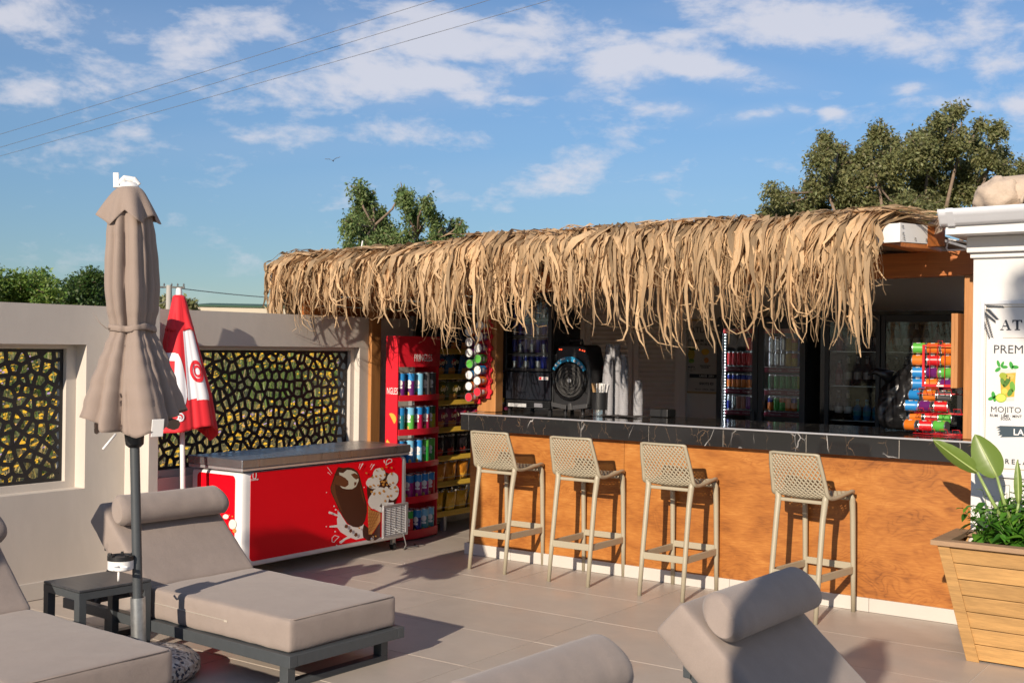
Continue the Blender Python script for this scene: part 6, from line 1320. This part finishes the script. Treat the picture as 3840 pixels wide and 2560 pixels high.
pm = MB().grid(lambda u, v: tuple(V((math.sin(math.pi*v)*math.cos(2*math.pi*u), math.sin(math.pi*v)*math.sin(2*math.pi*u), math.cos(math.pi*v)))*(1+.15*noise.noise(V((math.sin(math.pi*v)*math.cos(2*math.pi*u)*1.5, math.sin(math.pi*v)*math.sin(2*math.pi*u)*1.5, math.cos(math.pi*v)*1.5))))), 12, 8, cu=True).mesh('pebble', pebble_m, True)
for k in range(60):
    x, y = rp.uniform(tx0+.07, tx1-.2), rp.uniform(ty0+.06, ty1-.06); s_ = rp.uniform(.014, .026)
    o = place(pm, 'pebble', (x, y, .575+s_*.5), (rp.random(), rp.random(), rp.random()*6), (s_*1.25, s_, s_*.7)); T(o, 'pale pebble lying on the soil of the planter', 'pebble', 'pale pebbles in the planter')
def leaf_mesh(n=6, wd=.5, fold_=.25, droop=.25, tip=1.0):
    m_ = MB(); vs = []
    for i in range(n+1):
        s_ = i/n; w_ = wd*.5*math.sin(math.pi*s_**.75)**.9*(1 if s_ < 1 else 0); z = -droop*s_*s_
        vs += [(s_, -w_, z+fold_*w_), (s_, 0, z), (s_, w_, z+fold_*w_)]
    fs = []
    for i in range(n): fs += [(3*i, 3*i+3, 3*i+4, 3*i+1), (3*i+1, 3*i+4, 3*i+5, 3*i+2)]
    m_.add(vs, fs); return m_
mint_me = leaf_mesh(6, .55, .35, .3).mesh('leaf', leaf_mint, True); mint_me2 = leaf_mesh(6, .50, .3, .5).mesh('leaf', leaf_mat('mint_leaf_dark', (.045, .15, .018), .3, 0, .4), True); mint_me3 = leaf_mesh(6, .52, .3, .2).mesh('leaf', leaf_mat('mint_leaf_light', (.13, .30, .03), .3, 0, .4), True)
def mint(label, cx_, cy_, spread, stems, hmax, seed):
    rn_ = random.Random(seed); tt = thing('mint_plant', label, 'plant', (cx_, cy_, .57), group='mint plants in the planter'); st = MB()
    for s_ in range(stems):
        a = rn_.uniform(0, 6.28); r_ = spread*math.sqrt(rn_.random()); h = hmax*rn_.uniform(.55, 1)*(1-.4*(r_/spread)**2); p0 = V((.4*r_*math.cos(a), .4*r_*math.sin(a), 0)); p1 = V((r_*math.cos(a), r_*math.sin(a), h)); st.tube([p0, (p0+p1)/2+V((.01, 0, .02)), p1], [.003, .0025, .0015], 5)
        nl = int(5+h*17)
        for k in range(nl):
            f_ = (k+1)/nl; p = p0.lerp(p1, f_); aa = k*2.4+rn_.uniform(-.4, .4); sz = rn_.uniform(.060, .100)*(1 if f_ < .85 else .7)
            o = place(rn_.choice((mint_me, mint_me, mint_me2, mint_me3)), 'leaf', p, (rn_.uniform(-.3, .3), rn_.uniform(-.45, .55), aa), (sz, sz, sz), tt)
    st.build('stems', paint((.10, .16, .03)), tt, smooth=True); return tt
mint('bushy green mint plant at the pillar side corner of the planter', -1.50, 6.78, .19, 36, .40, 1); mint('bushy green mint plant with low leaves at the front of the planter', -1.36, 6.70, .15, 32, .26, 2); mint('tall green mint plant in front of the cocktail poster', -1.33, 6.86, .16, 24, .52, 3); mint('bushy green mint plant beside the narrow upright leaf in the planter', -1.17, 6.70, .19, 34, .42, 4)
t = thing('broad_leaf_plant', 'young broad leaf plant with two large upright leaves in the planter', 'plant', (0, 0, 0))
def big_leaf(base, tip, wd, side, cup_, stem_from):
    base, tip = V(base), V(tip); ax = tip-base; l_ = ax.length; ax /= l_; sd_ = V(side)-ax*V(side).dot(ax); sd_.normalize(); nr = ax.cross(sd_); m_ = MB(); n_ = 16; mw = 8
    for i in range(n_+1):
        s_ = i/n_; w_ = wd*(math.sin(math.pi*min(1, s_*.96+.03)**.80))**.75*(1 if i < n_ else .02)
        for j in range(mw+1):
            q_ = 2*j/mw-1; m_.v.append(tuple(base+ax*l_*s_+sd_*w_*q_+nr*(cup_*w_*abs(q_)**1.4+.006*math.sin(s_*40)*abs(q_)*.3-.10*l_*(s_*(1-s_)))))
    for i in range(n_):
        for j in range(mw): b_ = i*(mw+1)+j; m_.f.append((b_, b_+1, b_+mw+2, b_+mw+1)); m_.m.append(0)
    lf = m_.build('leaf', leaf_big, t, smooth=True); mid = [base+ax*l_*s_+nr*(-.10*l_*(s_*(1-s_))+.001) for s_ in [k/8 for k in range(9)]]
    MB().tube(mid, [.006-.0005*k for k in range(9)], 6).build('midrib', paint((.34, .42, .14)), lf, smooth=True); MB().tube([stem_from, (V(stem_from)+base)/2+V((-.01, 0, .01)), base], [.012, .010, .007], 8).build('stem', paint((.24, .33, .10)), t, smooth=True)
big_leaf(ony(Q2(1670, 330), 6.70), ony(Q2(1408, 138), 6.62), .050, (.25, -.3, .9), .35, ony(Q2(1850, 570), 6.76)-V((-.02, 0, .12)))
big_leaf(ony(Q2(1785, 355), 6.70), ony(Q2(1655, 105), 6.72), .078, (.8, .35, .35), .25, ony(Q2(1862, 560), 6.76)-V((-.03, 0, .12)))
big_leaf(ony(Q2(1912, 510), 6.70), ony(Q2(1905, 255), 6.72), .022, (.8, .35, 0), .3, ony(Q2(1915, 560), 6.75)-V((0, 0, .12)))
# ------------------------------------------------------------------ trees and far things
def tree(name, label, clumps, dist, leafm, leaf, dens, trunks, seed, group=None, depth=1.0, droop=.6, grow=1.2, tr=1.0, chain=1):
    rn_ = random.Random(seed); root = fl_base = far(D(*trunks[0]), dist); base = V((root.x, root.y, -.25))
    t = thing(name, label, 'tree', base, group=group); mb_ = MB(); br_ = MB(); fwd = V((base.x, base.y, 0)).normalized(); top = None
    cs = []
    for (px, py, r) in clumps:
        c = far(D(px, py), dist)+fwd*rn_.uniform(-depth, depth)*1.2; rm = r*grow*3840/2352/FPX*dist; cs.append((c, rm))
    for (c, rm) in cs:
        nsub = max(3, int(4+rm*5)); subs = []
        for k in range(nsub):
            d = V((rn_.gauss(0, 1), rn_.gauss(0, 1), rn_.gauss(0, 1))).normalized(); subs.append((c+d*rm*rn_.uniform(.2, .85), rm*rn_.uniform(.34, .6)))
        nl = int(dens*rm*rm*60)
        for k in range(nl):
            sc, sr = rn_.choice(subs) if rn_.random() < .6 else (c, rm*1.05); d = V((rn_.gauss(0, 1), rn_.gauss(0, 1), rn_.gauss(0, 1))).normalized(); p = sc+d*sr*rn_.random()**.45*V((1, 1, 1)).x
            if k % chain == 0: p0_ = p-base
            p = p0_+V((rn_.gauss(0, leaf*.35), rn_.gauss(0, leaf*.35), -leaf*.55*(k % chain)))
            a = V((rn_.gauss(0, .6), rn_.gauss(0, .6), -droop+rn_.gauss(0, .5))).normalized(); b = a.orthogonal().normalized(); b = (Matrix.Rotation(rn_.uniform(0, 6.28), 3, a) @ b); l = leaf*rn_.uniform(.6, 1.3); w_ = l*rn_.uniform(.14, .28)
            mb_.add([p-b*w_*.3, p+a*l*.5-b*w_, p+a*l, p+a*l*.5+b*w_], [(0, 1, 2, 3)])
    for (px, py) in trunks[1:]:
        q = far(D(px, py), dist)-base; br_.tube([V((0, 0, 0)), V((q.x*.35, q.y*.35, q.z*.45)), q], [.12*tr, .075*tr, .03*tr], 8)
    for (c, rm) in cs:
        q = c-base; best = min([far(D(px, py), dist)-base for px, py in trunks[1:]], key=lambda w_: (w_-q).length); k0 = V((best.x, best.y, best.z))
        if (k0-q).length < .05: continue
        mid = k0.lerp(q, .5)+V((rn_.uniform(-.1, .1), rn_.uniform(-.1, .1), -.12*rm)); br_.tube([k0, mid, q], [.030, .022, .010], 6)
        for j in range(4): d = V((rn_.gauss(0, 1), rn_.gauss(0, 1), rn_.gauss(0, .8))).normalized()*rm*.9; br_.tube([q.lerp(mid, .3), q+d*.5, q+d], [.018, .012, .004], 5)
    br_.build('trunk', bark, t, smooth=True); mb_.build('crown', leafm, t)
tree('eucalyptus_tree', 'slender eucalyptus tree with drooping leaves rising behind the thatched roof', [(823, 425, 20), (850, 437, 14), (838, 455, 22), (820, 480, 26), (850, 490, 30), (870, 500, 28), (805, 520, 22), (835, 530, 32), (800, 555, 16), (870, 545, 32), (895, 520, 22), (905, 555, 26), (925, 435, 16), (935, 455, 20), (945, 480, 20), (960, 500, 16), (978, 462, 12), (985, 480, 18), (1000, 500, 16), (1010, 520, 18), (1045, 508, 16), (1055, 520, 12), (1030, 535, 20), (1000, 545, 20), (960, 555, 18), (940, 530, 14), (840, 570, 24), (1035, 560, 14), (890, 580, 24), (970, 590, 20), (920, 590, 22)], 24, leaf_euc, .085, 230, [(900, 640), (858, 520), (960, 540), (1000, 550)], 5, depth=.5, grow=1.2, tr=.35, chain=6)
tree('eucalyptus_tree', 'broad dense eucalyptus trees crown behind the right end of thatch', [(1755, 500, 24), (1775, 478, 24), (1800, 490, 34), (1765, 490, 18), (1790, 455, 24), (1820, 440, 16), (1835, 480, 32), (1870, 470, 30), (1900, 330, 24), (1925, 325, 18), (1885, 370, 30), (1935, 360, 28), (1910, 410, 44), (1870, 425, 30), (1960, 420, 36), (1990, 330, 24), (2020, 310, 24), (2050, 330, 24), (2000, 370, 36), (2045, 380, 40), (2010, 440, 50), (2060, 450, 46), (2105, 300, 18), (2125, 320, 28), (2110, 360, 40), (2130, 410, 50), (2170, 265, 20), (2190, 250, 16), (2150, 290, 18), (2205, 260, 14), (2160, 340, 36), (2195, 330, 30), (2240, 300, 24), (2255, 280, 16), (2285, 310, 22), (2305, 345, 20), (2270, 360, 26), (2220, 380, 40), (2190, 430, 46), (2300, 380, 18), (2330, 390, 20), (2350, 370, 16), (2250, 420, 30), (1940, 480, 40), (2080, 490, 40), (2120, 480, 40), (1800, 500, 30)], 30, leaf_euc2, .10, 210, [(2080, 640), (1900, 440), (2020, 430), (2130, 400), (2200, 360), (2270, 390)], 6, depth=1.0, droop=.35, grow=1.12, chain=4)
bpy.data.objects['eucalyptus_tree.001']['label'] = 'broad dense eucalyptus tree behind the white building and the fascia end'
tree('broad_leaf_tree', 'bright green leafy tree behind the wall, beside the round headed pine', [(10, 660, 34), (50, 650, 26), (85, 660, 34), (110, 680, 26), (30, 690, 34), (70, 695, 34), (-30, 660, 40)], 34, leaf_bush, .11, 130, [(40, 800), (40, 690), (90, 690)], 7, depth=.8, droop=.1)
tree('pine_tree', 'round headed dark green pine behind the wall and the closed beige parasol', [(150, 675, 26), (180, 655, 26), (205, 650, 26), (225, 665, 30), (170, 695, 32), (210, 690, 34), (250, 680, 34), (140, 695, 20)], 38, leaf_mat('pine_leaf', (.055, .105, .022), .2, .35), .12, 110, [(190, 800), (190, 690), (230, 690)], 8, depth=.8, droop=-.3)
tree('far_shrub', 'far olive shrub behind the utility pole', [(375, 698, 14), (395, 695, 12), (430, 698, 14), (440, 704, 12), (388, 703, 16)], 52, leaf_euc2, .20, 40, [(400, 760), (390, 700), (432, 702)], 9, depth=.4, droop=.1)
# far shed with green roof
t = thing('far_shed', 'long far shed with green roof and cream wall beyond the boundary wall', 'building', (0, 0, 0)); dS = 60.0
def fp(x, y, d): return far(D(x, y), d)
a, b = fp(440, 712, dS), fp(700, 712, dS); u = (b-a); u.z = 0; u.normalize(); nb = V((-u.y, u.x, 0)); 
if nb.dot(V((a.x, a.y, 0))) < 0: nb = -nb
zr, ze, L_ = fp(460, 693, dS).z, fp(440, 703, dS).z, 18.0
def P3(s_, d, z): q = a+u*s_+nb*d; return (q.x, q.y, z)
MB().add([P3(0, 0, -.3), P3(L_, 0, -.3), P3(L_, 0, ze), P3(0, 0, ze), P3(0, 8, -.3), P3(L_, 8, -.3), P3(L_, 8, ze), P3(0, 8, ze)], [(0, 1, 2, 3), (5, 4, 7, 6), (4, 0, 3, 7), (1, 5, 6, 2), (3, 2, 6, 7)]).build('wall', mat('cream_render', (.62, .54, .42), .9, var=(.4, .1)), t)
MB().slab([P3(-.1, -.08, ze-.005), P3(L_, -.08, ze-.005), P3(L_, 4, zr), P3(.8, 4, zr)], (0, 0, 1), .08).build('roof', mat('green_roof', (.045, .10, .055), .6), t)
MB().slab([P3(L_, 8.5, ze-.02), P3(-.3, 8.5, ze-.02), P3(.8, 4.05, zr), P3(L_, 4.05, zr)], (0, 0, 1), .08).build('roof', MATS['green_roof'], t)
for k in (4.9, 5.1): MB().obox(P3(k, 4, zr+.18), (.06, 0, 0), (0, .06, 0), (0, 0, .22)).build('roof_vent', white_pl, t)
# utility pole
c = fp(388, 690, 48); t = thing('utility_pole', 'far concrete utility pole with cross arm', 'pole', (c.x, c.y, -.25)); zt_ = fp(388, 655, 48).z+.25; pc = paint((.42, .40, .37), .9)
MB().lathe([(.17, 0), (.11, zt_)], 10).build('shaft', pc, t, angle=40); ux = V((CM[0][0], CM[1][0], 0)).normalized()
ca = MB(); ca.beam(V((0, 0, zt_-.08))-ux*.62, V((0, 0, zt_-.08))+ux*.62, .07, .07); ca.build('cross_arm', paint((.12, .11, .10), .8), t)
for s_ in (-.58, -.2, .1, .34, .58): MB().lathe([(.025, 0), (.035, .05), (.015, .11), (0, .12)], 8, M=Matrix.Translation(V((0, 0, zt_-.03))+ux*s_)).build('insulator', paint((.10, .09, .09)), t)
# overhead wires
wirem = paint((.14, .14, .15), .6)
def cable(lb, p, q, r, sag=0.0, grp='overhead power lines'):
    p, q = V(p), V(q); o = MB().tube([p.lerp(q, k/12)+V((0, 0, -sag*4*(k/12)*(1-k/12))) for k in range(13)], r, 5).build('power_line', wirem, smooth=True); T(o, lb, 'cable', grp)
d1, d2 = 30, 22
def ext(p, q, k): return V(p)+(V(q)-V(p))*k
for (y0_, x1_, lb) in ((305, 985, 'highest of three overhead power lines crossing the sky'), (335, 1110, 'middle one of three overhead power lines crossing the sky'), (355, 1250, 'lowest of three overhead power lines crossing the sky')):
    p, q = fp(0, y0_, d1), fp(x1_, 0, d2); cable(lb, ext(p, q, -.6), ext(p, q, 1.6), .005, .05)
cable('far thin cable running from the utility pole over the green roof', fp(395, 660, 48), fp(760, 690, 62), .02, .1); cable('far thin cable from the utility pole past the leafy trees', fp(-60, 648, 52), fp(375, 660, 48), .02, .1)
cable('low far cable behind the beige parasol and utility pole', fp(340, 702, 50), fp(385, 690, 49), .02, .05)
# gull
c = fp(765, 370, 40); t = thing('gull', 'small gull gliding in the sky above the eucalyptus', 'bird', c)
bd = MB(); bd.tube([(-.14, 0, 0), (-.08, 0, .01), (0, 0, .015), (.10, 0, .01), (.17, 0, 0)], [.006, .03, .038, .026, .006], 8)
for sg in (-1, 1):
    w_ = MB(); w_.v = []; pr_ = [(0, .02, .07), (.14, .12, .055), (.27, .14, .045), (.42, .16, .012)]
    for (s_, z_, ch) in pr_: bd.v += []; w_.v += [(ch*.6, sg*s_, z_), (-ch, sg*s_, z_-.005), (0, sg*s_, z_+.012)]
    for i in range(3):
        for k in range(3): a_, b_ = 3*i+k, 3*i+(k+1) % 3; w_.f.append((a_, b_, b_+3, a_+3)); w_.m.append(0)
    bd.add(w_.v, w_.f)
bd.build('body', paint((.16, .15, .15), .8), t, smooth=True); t.rotation_euler = (.15, 0, R_(-54.7)); t.scale = (.65, .65, .65)
# thin white rod standing above the thatch
p0, p1 = ony(D(826, 590), 7.4), ony(D(833, 553), 7.4); o = MB().tube([p0, p1], .006, 6).build('antenna_rod', white_pl, smooth=True); T(o, 'thin white rod sticking up behind the thatch', 'rod')

# added unseen tree, its crown shaped to shade the top of the white pillar
def shade_tree():
    rn_ = random.Random(12); t = thing('added_shade_tree', 'added unseen shade tree on the side of the terrace farthest from the bar', 'tree', (2.6, -3.4, -.01)); b_ = MB()
    b_.tube([(0, 0, 0), (.1, 0, 2), (-.2, .1, 4), (-.9, .3, 5.4)], [.14, .11, .08, .04], 8); b_.tube([(-.2, .1, 4), (-1.6, .5, 5.3), (-1.9, .6, 6.0)], [.06, .04, .02], 6); b_.build('trunk', bark, t, smooth=True); m_ = MB()
    for (c, r, n_) in (((-1.95, .6, 6.08), .25, 420), ((-1.45, .5, 6.25), .40, 600), ((-.9, .3, 6.5), .6, 800)):
        for k in range(n_):
            d = V((rn_.gauss(0, 1), rn_.gauss(0, 1), rn_.gauss(0, 1))).normalized()*r*rn_.random()**.45; p = V(c)+d; a = V((rn_.gauss(0, 1), rn_.gauss(0, 1), rn_.gauss(0, 1))).normalized(); q = a.orthogonal().normalized()
            m_.add([p, p+a*.06-q*.03, p+a*.12, p+a*.06+q*.03], [(0, 1, 2, 3)])
    m_.build('crown', leaf_bush, t)
shade_tree()
